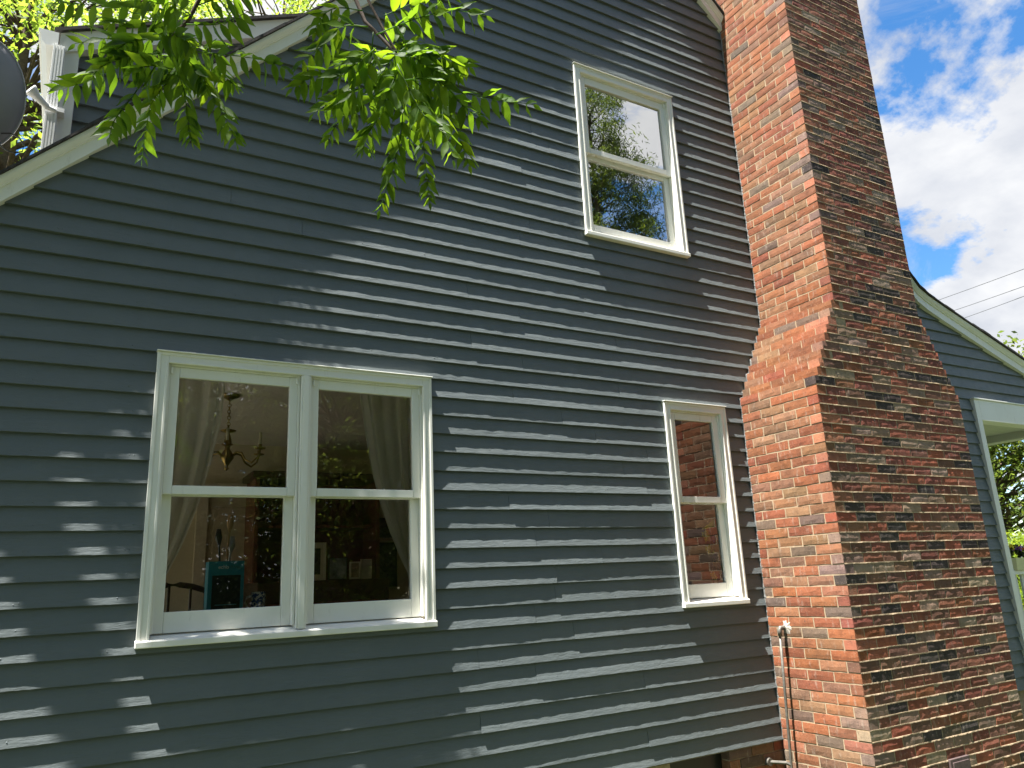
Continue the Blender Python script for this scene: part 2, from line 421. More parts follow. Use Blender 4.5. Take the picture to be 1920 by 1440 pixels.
# sheathing behind the boards, with openings
sh = MB()
def wall_with_holes(mb, x0, x1, z0, ztop, holes, ya, yb):
    xs = sorted({x0, x1, AX, *[h[0] for h in holes], *[h[1] for h in holes], *np.linspace(x0, x1, 40)}); xs = [x for x in xs if x0 <= x <= x1]
    for a, b in zip(xs[:-1], xs[1:]):
        m = (a+b)/2; segs = [[z0, None]]
        hs = sorted([h for h in holes if h[0] < m < h[1]], key=lambda h: h[2]); lo = z0; parts = []
        for h in hs: parts.append((lo, h[2], False)); lo = h[3]
        parts.append((lo, 0, True))
        for p, q, t in parts:
            za, zb_ = (ztop(a), ztop(b)) if t else (q, q)
            if min(za, zb_) <= p+.001: continue
            nb = len(mb.v); mb.v += [(a, ya, p), (b, ya, p), (b, ya, zb_), (a, ya, za), (a, yb, p), (b, yb, p), (b, yb, zb_), (a, yb, za)]
            mb.f += [tuple(nb+i for i in f) for f in ((0, 1, 2, 3), (5, 4, 7, 6), (1, 5, 6, 2), (4, 0, 3, 7), (3, 2, 6, 7), (4, 5, 1, 0))]
inset = .06
holes = [(w[0]+inset, w[1]-inset, w[2]+.04, w[3]-inset) for w in WIN.values()]+[(PORCH[0]+.05, 8.5, -.05, PORCH[3]-.12)]
wall_with_holes(sh, -2.6, 8.85, .34, lambda x: z_rake(x)+.06, holes, .022, .10)
sh.build('wall', WALLPLY, house, fix=False)

# rake boards, moulding, roof
PB = [(-.026, 0), (.02, 0), (.02, .12), (-.026, .12)]
PM = [(-.028, .078), (-.036, .078), (-.038, .086), (-.046, .094), (-.056, .112), (-.058, .128), (-.058, .134), (.0, .134), (.0, .078)]
for nm, path in (('rake_board', LEFT), ('rake_board', RIGHT)):
    m = MB(); m.sweep(path, PB); ob = m.build(nm, TRIM, house)
    m = MB(); m.sweep([(x, z) for x, z in path], PM); m.build('rake_moulding', TRIM, house)
    sgn = 1
    m = MB(); pts = path
    # roof deck with a shingle edge of uneven tabs
    top = [(x, z+.136) for x, z in pts]
    fine = []
    for (xa, za), (xb, zb_) in zip(top[:-1], top[1:]):
        k = max(1, int(abs(xb-xa)/.02)); fine += [(xa+(xb-xa)*i/k, za+(zb_-za)*i/k) for i in range(k)]
    fine.append(top[-1])
    rr = random.Random(5); nb = 0; yo = -.074; ys = []
    for i, (x, z) in enumerate(fine):
        if i % 7 == 0: yo = -.074+rr.uniform(-.004, .004); hh = .018+rr.uniform(-.003, .005)
        nb = len(m.v); m.v += [(x, yo, z), (x, yo, z+hh), (x, 8.0, z+hh), (x, 8.0, z)]
        if i: m.f += [(nb-4+j, nb-4+(j+1) % 4, nb+(j+1) % 4, nb+j) for j in range(4)]
    m.build('roof', SHINGLE, house)

# ------------------------------------------------------------------ windows
def window(key, units, glass, label):
    x0, x1, z0, z1 = WIN[key]
    w = bpy.data.objects.new('window', None); w.location = ((x0+x1)/2, 0, z0); col.objects.link(w); put(w, house); w['label'] = label
    cw = .055; st = .034                               # casing width, sill thickness
    def P(name, bev=.003, mat=TRIM):
        class _:
            pass
        m = MB(); return m, (lambda: m.build(name, mat, w, bevel=bev))
    # casing: flat board and proud back band, one piece per side
    for nm, (a, b, c, d) in (('casing', (x0, x0+cw, z0+st, z1)), ('casing', (x1-cw, x1, z0+st, z1))):
        m = MB(); m.box(a, b, -.008, .10, c, d-.0005); lo = a == x0
        m.box(a if lo else b-.016, a+.016 if lo else b, -.0128, -.0075, c, d-.0005)
        m.box(b-.012 if lo else a, b if lo else a+.012, -.0112, -.0075, c, d-cw)
        m.build(nm, TRIM, w, bevel=.0025)
    m = MB(); m.box(x0+cw+.0005, x1-cw-.0005, -.008, .10, z1-cw, z1); m.box(x0+.0165, x1-.0165, -.0128, -.0075, z1-.016, z1); m.box(x0+cw, x1-cw, -.0112, -.0075, z1-cw, z1-cw+.012)
    m.build('head_casing', TRIM, w, bevel=.0025)
    m = MB(); m.box(x0-.004, x1+.004, -.024, .02, z1+.0008, z1+.007); m.build('drip_cap', TRIM, w, bevel=.002)
    m = MB()                                           # sloped sill
    nb = len(m.v); xa, xb = x0-.004, x1+.004
    m.v += [(x, y, z) for x in (xa, xb) for y, z in ((-.026, z0), (-.026, z0+.030), (.11, z0+.062), (.11, z0))]
    m.f += [(nb, nb+1, nb+5, nb+4), (nb+1, nb+2, nb+6, nb+5), (nb+2, nb+3, nb+7, nb+6), (nb+3, nb, nb+4, nb+7), (nb, nb+3, nb+2, nb+1), (nb+4, nb+5, nb+6, nb+7)]
    m.build('sill', TRIM, w, bevel=.004)
    zi = z1-cw; zs = z0+.058
    bars = []
    if units == 2:
        bars = [((.058, .114))]
        m = MB(); m.box(.060, .112, -.008, .10, z0+.040, zi-.0005); m.box(.070, .102, -.0135, -.0075, z0+.038, zi-.0005)
        m.build('mullion', TRIM, w, bevel=.003)
    edges = [x0+cw, *[e for b in bars for e in b], x1-cw]
    for i in range(units):
        a, b = edges[2*i], edges[2*i+1]
        ga = {('big', 0): (-.560, .002), ('big', 1): (.162, .722), ('up', 0): (2.206, 2.963), ('small', 0): (2.778, 3.146)}[(key, i)]
        zg = {'big': (1.417, 1.973, 2.022, 2.577), 'up': (4.036, 4.582, 4.657, 5.221), 'small': (1.411, 1.968, 2.018, 2.577)}[key]
        # blind stops beside the sashes
        m = MB(); m.box(a+.0005, a+.013, .012, .10, zs, zi-.0005); m.box(b-.013, b-.0005, .012, .10, zs, zi-.0005); m.box(a+.0135, b-.0135, .012, .10, zi-.012, zi-.0006)
        m.build('jamb_stop', TRIM, w, bevel=.002)
        sa, sb = a+.0135, b-.0135
        # upper sash (outer), lower sash (inner)
        m = MB(); y0, y1 = .018, .050; mr = zg[2]-.044
        m.box(sa, ga[0], y0, y1, mr, zi-.0125); m.box(ga[1], sb, y0, y1, mr, zi-.0125)
        m.box(ga[0]+.0004, ga[1]-.0004, y0, y1, zg[3], zi-.0126); m.box(ga[0]+.0004, ga[1]-.0004, y0-.0015, y1, mr, zg[2])
        s1 = m.build('upper_sash', TRIM, w, bevel=.003)
        m = MB(); y0, y1 = .054, .088
        m.box(sa, ga[0]+.004, y0, y1, zs, zg[1]+.045); m.box(ga[1]-.004, sb, y0, y1, zs, zg[1]+.045)
        m.box(ga[0]+.0044, ga[1]-.0044, y0, y1, zs, zg[0]); m.box(ga[0]+.0044, ga[1]-.0044, y0, y1, zg[1], zg[1]+.0445)
        m.build('lower_sash', TRIM, w, bevel=.003)
        gl = MB(); gl.box(ga[0]-.004, ga[1]+.004, .0335, .0342, zg[2]-.004, zg[3]+.004)
        p = MB(); p.quad((ga[0]-.004, .034, zg[2]-.004), (ga[1]+.004, .034, zg[2]-.004), (ga[1]+.004, .034, zg[3]+.004), (ga[0]-.004, .034, zg[3]+.004)); p.build('pane', glass, w, fix=False)
        p = MB(); p.quad((ga[0], .071, zg[0]-.004), (ga[1], .071, zg[0]-.004), (ga[1], .071, zg[1]+.004), (ga[0], .071, zg[1]+.004)); p.build('pane', glass, w, fix=False)
        # sash lugs at the top corners
        for xx, d in ((sa, 1), (sb, -1)):
            m = MB(); m.box(min(xx, xx+d*.010), max(xx, xx+d*.010), .004, .0175, zi-.052, zi-.016); m.build('sash_stop', TRIM, w, bevel=.003)
window('big', 2, GLASS_BIG, 'wide double window with two sash units and sheer curtains')
window('up', 1, GLASS_LOWE, 'upstairs sash window reflecting a feathery tree and clouds')
window('small', 1, GLASS_SMALL, 'narrow sash window reflecting the brick chimney')

# ------------------------------------------------------------------ chimney
CD = .705                                             # depth
HC = .068; BH = .0585; BL = .2030; JT = .0100
chim = bpy.data.objects.new('chimney', None); chim.location = (4.32, -.35, -.06); col.objects.link(chim); put(chim, house)
chim['label'] = 'tall stepped red brick chimney standing against the gable wall'
def ext(z):
    if z < 2.79: h = .864
    elif z < 3.46: h = .864-(.864-.522)*math.floor((z-2.79)/HC+1)/10
    else: h = .522
    return 4.321-h, 4.321+h
def brick_mesh(seed, noisy):
    r = np.random.default_rng(seed); nx, nz = 6, 2; mb = MB(); e = .0011/.09
    for j in range(nz+1):
        for i in range(nx+1):
            edge = i in (0, nx) or j in (0, nz)
            px = [0, .025, .27, .5, .73, .975, 1][i]+(r.normal(0, .02) if 1 < i < nx-1 else 0); pz = [0, .42, 1][j]+(r.normal(0, .04) if j == 1 else r.normal(0, .012))
            y = -.5+(e*1.2 if edge else 0)+r.normal(0, noisy*(1.7 if j < 2 else 1.0))/.09
            mb.v.append((px-.5, y, pz-.5))
    idx = lambda i, j: j*(nx+1)+i
    for j in range(nz):
        for i in range(nx): mb.f.append((idx(i, j), idx(i+1, j), idx(i+1, j+1), idx(i, j+1)))
    loop = [idx(i, 0) for i in range(nx+1)]+[idx(nx, j) for j in range(1, nz+1)]+[idx(i, nz) for i in range(nx-1, -1, -1)]+[idx(0, j) for j in range(nz-1, 0, -1)]
    nb = len(mb.v); mb.v += [(mb.v[k][0], .5, mb.v[k][2]) for k in loop]; L = len(loop)
    for a in range(L): b = (a+1) % L; mb.f.append((loop[b], loop[a], nb+a, nb+b))
    return mb
VARS = [brick_mesh(50+i, .00032) for i in range(14)]
VM = [v.mesh('brick', BRICK_O) for v in VARS]
PAL_L = [((.235, .088, .042), 8), ((.235, .105, .055), 6), ((.205, .068, .036), 5), ((.170, .090, .054), 3), ((.130, .090, .066), 2), ((.225, .122, .068), 2), ((.265, .092, .040), 3)]
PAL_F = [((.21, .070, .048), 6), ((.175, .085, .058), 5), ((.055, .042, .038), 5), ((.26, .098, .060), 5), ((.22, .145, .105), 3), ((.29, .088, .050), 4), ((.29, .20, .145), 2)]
br = random.Random(21)
def pick(pal):
    c = br.choices([p[0] for p in pal], [p[1] for p in pal])[0]; f = br.uniform(.82, 1.18)
    return tuple(min(.6, x*f*br.uniform(.94, 1.06)) for x in c)+(1,)
bricks = []                                           # (centre, rotz, scale, colour, variant)
core = MB(); bead = MB()
nc = int(8.5/HC); z0 = -.06
for c in range(nc):
    za = z0+c*HC; zm = za+BH/2; xl, xr = ext(za+.001)
    par = c % 2
    wob = br.uniform(-.0012, .0012)
    # front face joints
    if par: js = [xl+BL+JT/2+i*(BL+JT) for i in range(12)]
    else: js = [xl+.092+JT/2+i*(BL+JT) for i in range(12)]
    sh_ = br.uniform(-.006, .006) if 0 else 0
    if 2.79 <= za < 3.46: js = [4.321+(i-6+.5*par)*(BL+JT) for i in range(13)]
    js = [x for x in js if xl+.05 < x < xr-.05]; e = [xl-JT/2]+js+[xr+JT/2]
    for i in range(len(e)-1):
        a, b = e[i]+JT/2, e[i+1]-JT/2; j = br.uniform(-.0007, .0007); d = .092
        first = i == 0 and not par; last = i == len(e)-2
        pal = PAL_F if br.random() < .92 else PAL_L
        # corner brick shows its end on the left face
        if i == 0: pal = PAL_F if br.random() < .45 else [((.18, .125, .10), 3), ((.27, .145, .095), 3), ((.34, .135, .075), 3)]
        if first:   # header on the front: the stretcher runs back along the left face
            bricks.append(((xl+.046+br.uniform(-.001, .001), -CD+BL/2+.001, zm), -math.pi/2, (BL, .092, BH), pick(PAL_L if br.random() < .6 else [((.19, .125, .10), 1), ((.32, .13, .08), 1)]), br.randrange(14)))
        else:
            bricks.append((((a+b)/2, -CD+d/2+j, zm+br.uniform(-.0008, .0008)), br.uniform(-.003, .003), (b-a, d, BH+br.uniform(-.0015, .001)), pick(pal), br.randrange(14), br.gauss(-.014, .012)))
    # left face
    ys = -CD+(.092 if par else BL)+JT/2
    y = ys
    while y < -.004:
        y2 = min(y+BL+JT, JT/2+.004)
        if 0 > y2 > -.04: y2 = JT/2+.004
        a, b = y+JT/2, y2-JT/2
        if b-a > .02:
            bricks.append(((xl+.046+br.uniform(-.0012, .0012), (a+b)/2, zm+br.uniform(-.0008, .0008)), -math.pi/2+br.uniform(-.003, .003), (b-a, .092, BH+br.uniform(-.0012, .0012)), pick(PAL_L), br.randrange(14)))
        y = y2
    # right face, seen only from further right
    y = -CD+.092+JT/2+(.05 if par else 0)
    while y < -.02:
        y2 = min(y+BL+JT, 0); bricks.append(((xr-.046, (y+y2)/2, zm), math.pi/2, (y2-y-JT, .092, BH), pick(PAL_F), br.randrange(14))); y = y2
    core.box(xl+.0036, xr-.0025, -CD+.0028, .0, za-JT, za+HC-JT)
    # squeezed mortar bead that stands proud of the front bricks
    nseg = int((xr-xl)/.012); xs = np.linspace(xl+.002, xr-.002, nseg+1)
    pr = .0004+.0015*np.abs(np.convolve(rng.normal(0, 1, nseg+7), np.ones(7)/7**.5, 'valid'))+rng.uniform(0, .0006, nseg+1)
    dz = np.convolve(rng.normal(0, 1, nseg+5), np.ones(5)/5, 'valid')*.0016
    gate = np.clip(np.convolve(rng.normal(0, 1, nseg+15), np.ones(15)/15**.5, 'valid')*.8+.75, .1, 1.4); pr = pr*gate
    nb = len(bead.v); zt = za-.0005; zl = za-JT+.0005
    for i, x in enumerate(xs):
        bead.v += [(x, -CD+.004, zl+dz[i]), (x, -CD-pr[i], zl+.0015+dz[i]), (x, -CD-pr[i]*.55-.0003, zt-.001+dz[i]*.4), (x, -CD+.004, zt+dz[i]*.4)]
    for i in range(nseg):
        q = nb+4*i; bead.f += [(q+j, q+4+j, q+5+j, q+1+j) for j in range(3)]
core.build('mortar', MORTAR, chim, fix=False)
o = bead.build('mortar_joint', MORTAR, chim, fix=True); o['kind'] = 'stuff'
def px_size(b):
    d = np.array(b[0])-CAM; z = d@CF
    u = 960+FPX*(d@CR)/z; v = 720-FPX*(d@CU)/z
    if not (-60 < u < 1980 and -60 < v < 1500) or abs(b[1]-math.pi/2) < .1: return -1
    nrm = Vector((math.sin(b[1]), -math.cos(b[1]), 0)); f = -(nrm.x*d[0]+nrm.y*d[1])/np.linalg.norm(d)
    return b[2][0]*b[2][2]*max(f, 0)/z**2
order = sorted(range(len(bricks)), key=lambda i: -px_size(bricks[i]))
for i in order[:300]:
    c, rz, sc, cl, va = bricks[i][:5]; tx = bricks[i][5] if len(bricks[i]) > 5 else 0
    ob = bpy.data.objects.new('brick', VM[va]); col.objects.link(ob)
    ob.parent = chim; ob.location = Vector(c)-wloc(chim); ob.rotation_euler = (tx, 0, rz); ob.scale = sc; ob.color = cl
V, F, C = [], [], []
for i in order[300:]:
    c, rz, sc, cl, va = bricks[i][:5]; tx = bricks[i][5] if len(bricks[i]) > 5 else 0
    v = np.array(VARS[va].v)*np.array(sc); v = np.stack([v[:, 0], v[:, 1]*math.cos(tx)-v[:, 2]*math.sin(tx), v[:, 1]*math.sin(tx)+v[:, 2]*math.cos(tx)], 1); cs, sn = math.cos(rz), math.sin(rz)
    v = np.stack([v[:, 0]*cs-v[:, 1]*sn, v[:, 0]*sn+v[:, 1]*cs, v[:, 2]], 1)+np.array(c)
    nb = sum(len(x) for x in V) if False else (len(V) and V[-1][1])
    V.append((v, (V[-1][1] if V else 0)+len(v))); off = V[-1][1]-len(v)
    F += [tuple(off+k for k in f) for f in VARS[va].f]; C += [cl]*len(v)
me = bpy.data.meshes.new('brickwork'); me.from_pydata(np.concatenate([x[0] for x in V]).tolist(), [], F)
at = me.color_attributes.new('bcol', 'FLOAT_COLOR', 'POINT'); at.data.foreach_set('color', np.array(C, np.float32).ravel())
me.materials.append(BRICK_A); me.update()
ob = bpy.data.objects.new('brickwork', me); col.objects.link(ob); put(ob, chim); ob['kind'] = 'stuff'
# ragged caulk between the siding and the brick
m = MB(); xs = []
for z in np.arange(.34, 6.5, .012):
    xl, _ = ext(z); w = .003+.005*random.random()**3; d = -.004-.006*random.random()**3
    xs.append((xl, z, w, d))
for (x, z, w, d), (x2, z2, w2, d2) in zip(xs[:-1], xs[1:]):
    m.quad((x+.003, d, z), (x2+.003, d2, z2), (x2-w2, .006, z2), (x-w, .006, z))
m.build('caulk_bead', simple('grey_caulk', (.17, .17, .16), .8, 0, .3, 60, .5), house, fix=False)
# cleanout door low on the front
P0, P1 = at_y(1776, 1418, -CD), at_y(1814, 1440, -CD)
cx0, cx1, ct = P0[0], P1[0]+.02, (P0[2]+P1[2])/2+.03
DOORM = simple('rusty_cast_iron', (.10, .07, .065), .7, .3, .3, 40, .3)
m = MB(); m.box(cx0, cx1, -CD-.016, -CD+.01, ct-.20, ct); cdoor = m.build('cleanout_door', DOORM, chim, bevel=.003)
m = MB(); m.box(cx0+.02, cx1-.02, -CD-.024, -CD-.0155, ct-.18, ct-.02); d2 = m.build('door_leaf', DOORM, None, bevel=.003)
d2.parent = chim; d2.location = d2.location-wloc(chim)

# ------------------------------------------------------------------ foundation
fnd = MB(); fnd.box(-2.6, 2.45, .03, .25, -.06, .34); fnd.box(2.96, 8.8, .03, .25, -.06, .34)
fo = fnd.build('foundation', MORTAR, house)
for c in range(6):
    za = .34-.004-(c+1)*HC+.006
    x = 2.953+(.1 if c % 2 else 0)
    if c % 2: bricks_row = [(2.956, 3.048)]
    else: bricks_row = []
    while x < 3.47: bricks_row.append((x+.005, min(x+BL+.005, 3.6))); x += BL+JT
    for a, b in bricks_row:
        ob = bpy.data.objects.new('brick', VM[br.randrange(14)]); col.objects.link(ob); ob.parent = fo
        ob.location = Vector(((a+b)/2, .066, za+BH/2))-wloc(fo); ob.scale = (b-a, .09, BH); ob.color = pick(PAL_L)
m = MB(); m.box(2.45, 2.96, .10, .25, -.06, .34); m.build('crawlspace_vent', BLACK, house)
m = MB(); m.box(-2.6, 3.47, .0215, .035, .328, .342); m.build('starter_strip', WALLPLY, house)

# ------------------------------------------------------------------ dormer
DY = .30
dorm = bpy.data.objects.new('dormer', None); dorm.location = (-1.0, DY, 3.9); col.objects.link(dorm); put(dorm, house)
def z_shed(x): return 5.166+.457*x
for k in range(-18, -3):
    zb = z_of_k(k)+.03; xe = min(.4, (zb+.14-5.0)/1.02+1.2)
    clapboard(zb, -1.19, .45, lambda x: z_shed(x)-.145, [], dorm, DY, seed=7000+k, nails=False, step=.05)
m = MB(); m.box(-1.245, -1.17, DY-.028, DY+.05, 3.5, z_shed(-1.2)-.06); m.build('corner_board', TRIM, dorm, bevel=.003)
m = MB(); m.sweep([(-1.27, z_shed(-1.27)-.13), (.5, z_shed(.5)-.13)], [(DY-.045, 0), (DY+.02, 0), (DY+.02, .125), (DY-.045, .125)]); m.build('fascia', TRIM, dorm)
m = MB(); m.sweep([(-1.30, z_shed(-1.30)-.004), (.6, z_shed(.6)-.004)], [(DY-.07, 0), (7.5, 0), (7.5, .022), (DY-.07, .022)]); m.build('dormer_roof', SHINGLE, dorm)
m = MB(); m.box(-1.24, -1.17, DY+.05, 7.0, 3.4, z_shed(-1.2)-.06); m.build('dormer_front', TRIM, dorm)
m = MB(); m.box(-1.3, .4, DY+.03, DY+.10, 3.6, 3.9)
m = MB()   # gutter
zg = z_shed(-1.3)-.015
prof = [(-1.275, zg), (-1.275, zg-.085), (-1.33, zg-.095), (-1.352, zg-.07), (-1.36, zg-.03), (-1.372, zg-.022), (-1.372, zg)]
nb = 0
for y in (DY-.075, 6.8): m.v += [(x, y, z) for x, z in prof]
k = len(prof); m.f += [(i, i+1, k+i+1, k+i) for i in range(k-1)]+[tuple(range(k))]
m.build('gutter', WHITEPL, dorm)
m = MB(); dx_ = float(at_y(104, 150, DY-.055)[0])
for a_, b_ in ((0, .008), (.014, .022), (.028, .036), (.042, .050)): m.box(dx_-.025+a_, dx_-.025+b_, DY-.084, DY-.0795, 3.5, zg-.09)
m.box(dx_-.028, dx_+.028, DY-.08, DY-.03, 3.5, zg-.08); m.build('downspout', WHITEPL, dorm)
m = MB(); m.box(dx_-.033, dx_+.06, DY-.088, DY-.0285, 4.06, 4.085); m.build('downspout_strap', WHITEPL, dorm)
# flood light clipped to the dormer corner
P = at_y(80, 195, DY-.12)
fl = empty('flood_light', tuple(P), 'small white flood lamp fixed beside the dormer downspout', 'lamp')
m = MB(); m.tube([P+np.array([.02, 0, -.01]), P+np.array([-.03, -.03, .02]), P+np.array([-.055, -.05, .035]), P+np.array([-.06, -.053, .038])], [.016, .022, .034, .034], 14); m.build('lamp_head', WHITEPL, fl, smooth=False)
m = MB(); m.tube([P+np.array([.015, 0, -.01]), P+np.array([.06, .02, -.01])], .014, 8); m.build('bracket', WHITEPL, fl)

# ------------------------------------------------------------------ satellite dish
DC = at_y(-44, 172, .02); DC = Vector(DC)
dish = empty('satellite_dish', (DC.x-.05, .12, z_rake(DC.x-.05)+.16), 'grey satellite dish mounted on the roof edge', 'dish')
ax = Vector((.42, -.78, .35)).normalized()            # dish opens away from the camera, its back faces us
ax = Vector((-.30, .90, .25)).normalized()
a1 = ax.cross(Vector((0, 0, 1))).normalized(); a2 = a1.cross(ax).normalized()
m = MB(); NR, NS = 7, 36
for s_, thick in ((1, 0), (-1, .008)):
    base = len(m.v)
    for i in range(NR+1):
        r = i/NR
        for k in range(NS):
            q = 2*math.pi*k/NS; p = DC+a1*(.205*r*math.cos(q))+a2*(.29*r*math.sin(q))+ax*(.075*(r*r-1)-thick)
            m.v.append(tuple(p))
    for i in range(NR):
        for k in range(NS):
            k2 = (k+1) % NS; f = (base+i*NS+k, base+i*NS+k2, base+(i+1)*NS+k2, base+(i+1)*NS+k); m.f.append(f if s_ > 0 else f[::-1])
b0 = NR*NS; b1 = (NR+1)*NS+NR*NS
m.f += [(b0+k, b0+(k+1) % NS, b1+(k+1) % NS, b1+k) for k in range(NS)]
m.build('reflector', simple('dish_grey', (.20, .20, .21), .5, 0, .05, 10), dish, smooth=True, fix=False)
m = MB(); m.tube([DC+a1*(.205*math.cos(q))+a2*(.29*math.sin(q))-ax*.004 for q in np.linspace(0, 2*math.pi, 49)], .007, 6, False); m.build('rim', GREYMET, dish, smooth=True)
bk = DC-ax*.085
foot = Vector((DC.x-.12, .16, z_rake(DC.x-.12)+.155))
m = MB(); m.tube([bk+a2*-.02, bk-ax*.05, foot+Vector((.0, 0, .22)), foot], .02, 10); m.build('mast', GREYMET, dish)
m = MB(); m.tube([bk-ax*.01, bk-ax*.045], .05, 12); m.build('mount_bracket', GREYMET, dish)
tip = DC+ax*.34-a2*.26
m = MB(); m.tube([DC-a2*.28-ax*.01, tip], .011, 8); m.build('feed_arm', GREYMET, dish)
m = MB(); m.tube([tip-ax*.01+a2*.02, tip+a2*.06-ax*.06], .03, 10); m.build('feed_horn', GREYMET, dish)
q0 = at_y(2, 249, .05); loop = [at_y(u, v, .06) for u, v in ((2, 250), (20, 250), (36, 258), (45, 272), (42, 284), (28, 287), (12, 282), (2, 274), (-8, 262))]
m = MB(); m.tube(loop, .0035, 6); m.build('coax_cable', BLACK, dish)

# ------------------------------------------------------------------ pipe on the chimney's side
XF = 3.457; PX = XF-.055
pts = [at_x(u, v, PX) for u, v in ((1462, 1185), (1472, 1300), (1484, 1438))]
yp = float(np.mean([p[1] for p in pts])); zt = float(pts[0][2])
pipe = empty('gas_pipe', (PX, yp, -.05), 'grey steel pipe rising up the chimney side into a mortared hole', 'pipe')
ph = [(PX, yp+.03, -.05), (PX, yp+.012, .4), (PX-.002, yp, .75), (PX, yp-.012, zt)]
ph = [(PX, float(pts[2][1])+.03, -.05), tuple(pts[2]), tuple(pts[1]), tuple(pts[0])]
m = MB(); m.tube(ph, .0095, 10); m.build('riser', RUST, pipe, smooth=True)
top = Vector(pts[0])
m = MB(); m.tube([top+Vector((0, 0, -.03)), top+Vector((0, 0, .012)), top+Vector((.008, 0, .026)), top+Vector((.06, -.004, .03))], [.014, .0155, .0155, .013], 10); m.build('elbow', RUST, pipe, smooth=True)
# ragged mortar patch round the hole
m = MB(); k = 18; cpt = Vector((XF-.0055, top.y-.015, top.z+.03)); m.v.append(tuple(cpt+Vector((-.004, 0, 0))))
for i in range(k):
    q = 2*math.pi*i/k; r = random.uniform(.028, .058); m.v.append((XF+.001, cpt.y+r*math.cos(q), cpt.z+r*1.0*math.sin(q)))
m.f = [(0, 1+i, 1+(i+1) % k) for i in range(k)]
m.build('mortar_patch', simple('old_grey_mortar', (.42, .38, .32), .95, 0, .4, 90, .8), pipe)
low = Vector(at_x(1483, 1434, PX))
m = MB(); m.tube([low, low+Vector((-.02, .02, .012)), low+Vector((-.10, .095, .018))], .011, 8); m.build('branch_pipe', RUST, pipe)
m = MB(); e = low+Vector((-.10, .095, .018)); m.tube([e+Vector((0, -.012, 0)), e+Vector((0, .018, 0))], .026, 12); m.build('valve', RUST, pipe)

# ------------------------------------------------------------------ porch
PTRIM = TRIM
m = MB(); m.box(PORCH[0], PORCH[0]+.081, -.022, .11, .30, PORCH[3]); m.build('porch_casing', PTRIM, house, bevel=.003)
m = MB(); m.box(PORCH[0]+.0815, 8.6, -.022, .11, 2.825, PORCH[3]); m.build('porch_header', PTRIM, house, bevel=.003)
m = MB(); m.box(PORCH[0]-.012, 8.6, -.034, .02, PORCH[3]+.001, PORCH[3]+.014); m.build('drip_cap', PTRIM, house, bevel=.002)
m = MB(); m.box(8.42, 8.6, -.02, .11, -.06, 2.824); m.build('porch_post', PTRIM, house, bevel=.004)
m = MB()
for i in range(26): m.box(6.3, 8.4, .115+i*.112, .115+i*.112+.108, 2.90, 2.92)
m.build('porch_ceiling', simple('porch_ceiling_paint', (.55, .56, .46), .6, 0, .06, 5), house)
m = MB(); m.box(8.40, 8.58, .112, 3.2, 2.82, 2.99); m.build('porch_beam', PTRIM, house, bevel=.004)
m = MB(); m.box(6.3, 8.6, .05, 3.2, .2, .40); m.build('porch_floor', simple('grey_deck_paint', (.30, .31, .31), .6), house)
m = MB(); m.box(6.2, 6.3, .10, 3.2, .2, 3.0); m.build('porch_house_wall', CLAP, house)
rail = empty('porch_railing', (7.6, .06, .40), 'grey white railing across the porch opening below the planter', 'railing')
m = MB(); m.box(6.78, 8.41, .02, .10, 1.335, 1.375); m.build('top_rail', WHITEPL, rail, bevel=.004)
m = MB(); m.box(6.78, 8.41, .035, .085, .50, .54); m.build('bottom_rail', WHITEPL, rail, bevel=.004)
for i in range(9):
    m = MB(); x = 6.83+i*.19; m.box(x, x+.11, .05, .07, .541, 1.334); m.build('baluster', simple('b', (.6, .6, .56), .6) if i == 0 else bpy.data.materials['b'], rail, bevel=.002)
# planter and plants
pl = empty('planter_box', (7.25, .06, 1.376), 'pale yellow planter box resting on the porch railing', 'planter')
m = MB(); nb = 0
m.v += [(x, y, z) for z, d in ((1.376, .0), (1.49, .02)) for x, y in ((6.88-d, .0-d), (7.7+d, .0-d), (7.7+d, .13+d), (6.88-d, .13+d))]
m.f += [(0, 1, 5, 4), (1, 2, 6, 5), (2, 3, 7, 6), (3, 0, 4, 7), (3, 2, 1, 0)]; m.build('trough', simple('pale_yellow_resin', (.62, .60, .36), .5), pl)
m = MB(); m.quad((6.88, .0, 1.475), (7.7, .0, 1.475), (7.7, .13, 1.475), (6.88, .13, 1.475)); m.build('soil', simple('potting_soil', (.03, .022, .016), 1.), pl)

# ------------------------------------------------------------------ rooms behind the windows
def room(x0, x1, y1, z0, z1, back, nm):
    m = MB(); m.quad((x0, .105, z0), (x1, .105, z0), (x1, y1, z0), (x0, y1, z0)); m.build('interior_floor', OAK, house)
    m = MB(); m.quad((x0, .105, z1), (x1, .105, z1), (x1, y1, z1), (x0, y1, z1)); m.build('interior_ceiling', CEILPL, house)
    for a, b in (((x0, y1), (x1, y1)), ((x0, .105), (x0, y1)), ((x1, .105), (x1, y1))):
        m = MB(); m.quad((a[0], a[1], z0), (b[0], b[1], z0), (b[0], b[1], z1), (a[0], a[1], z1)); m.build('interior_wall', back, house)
ROOMZ, CEILZ = .42, 2.88
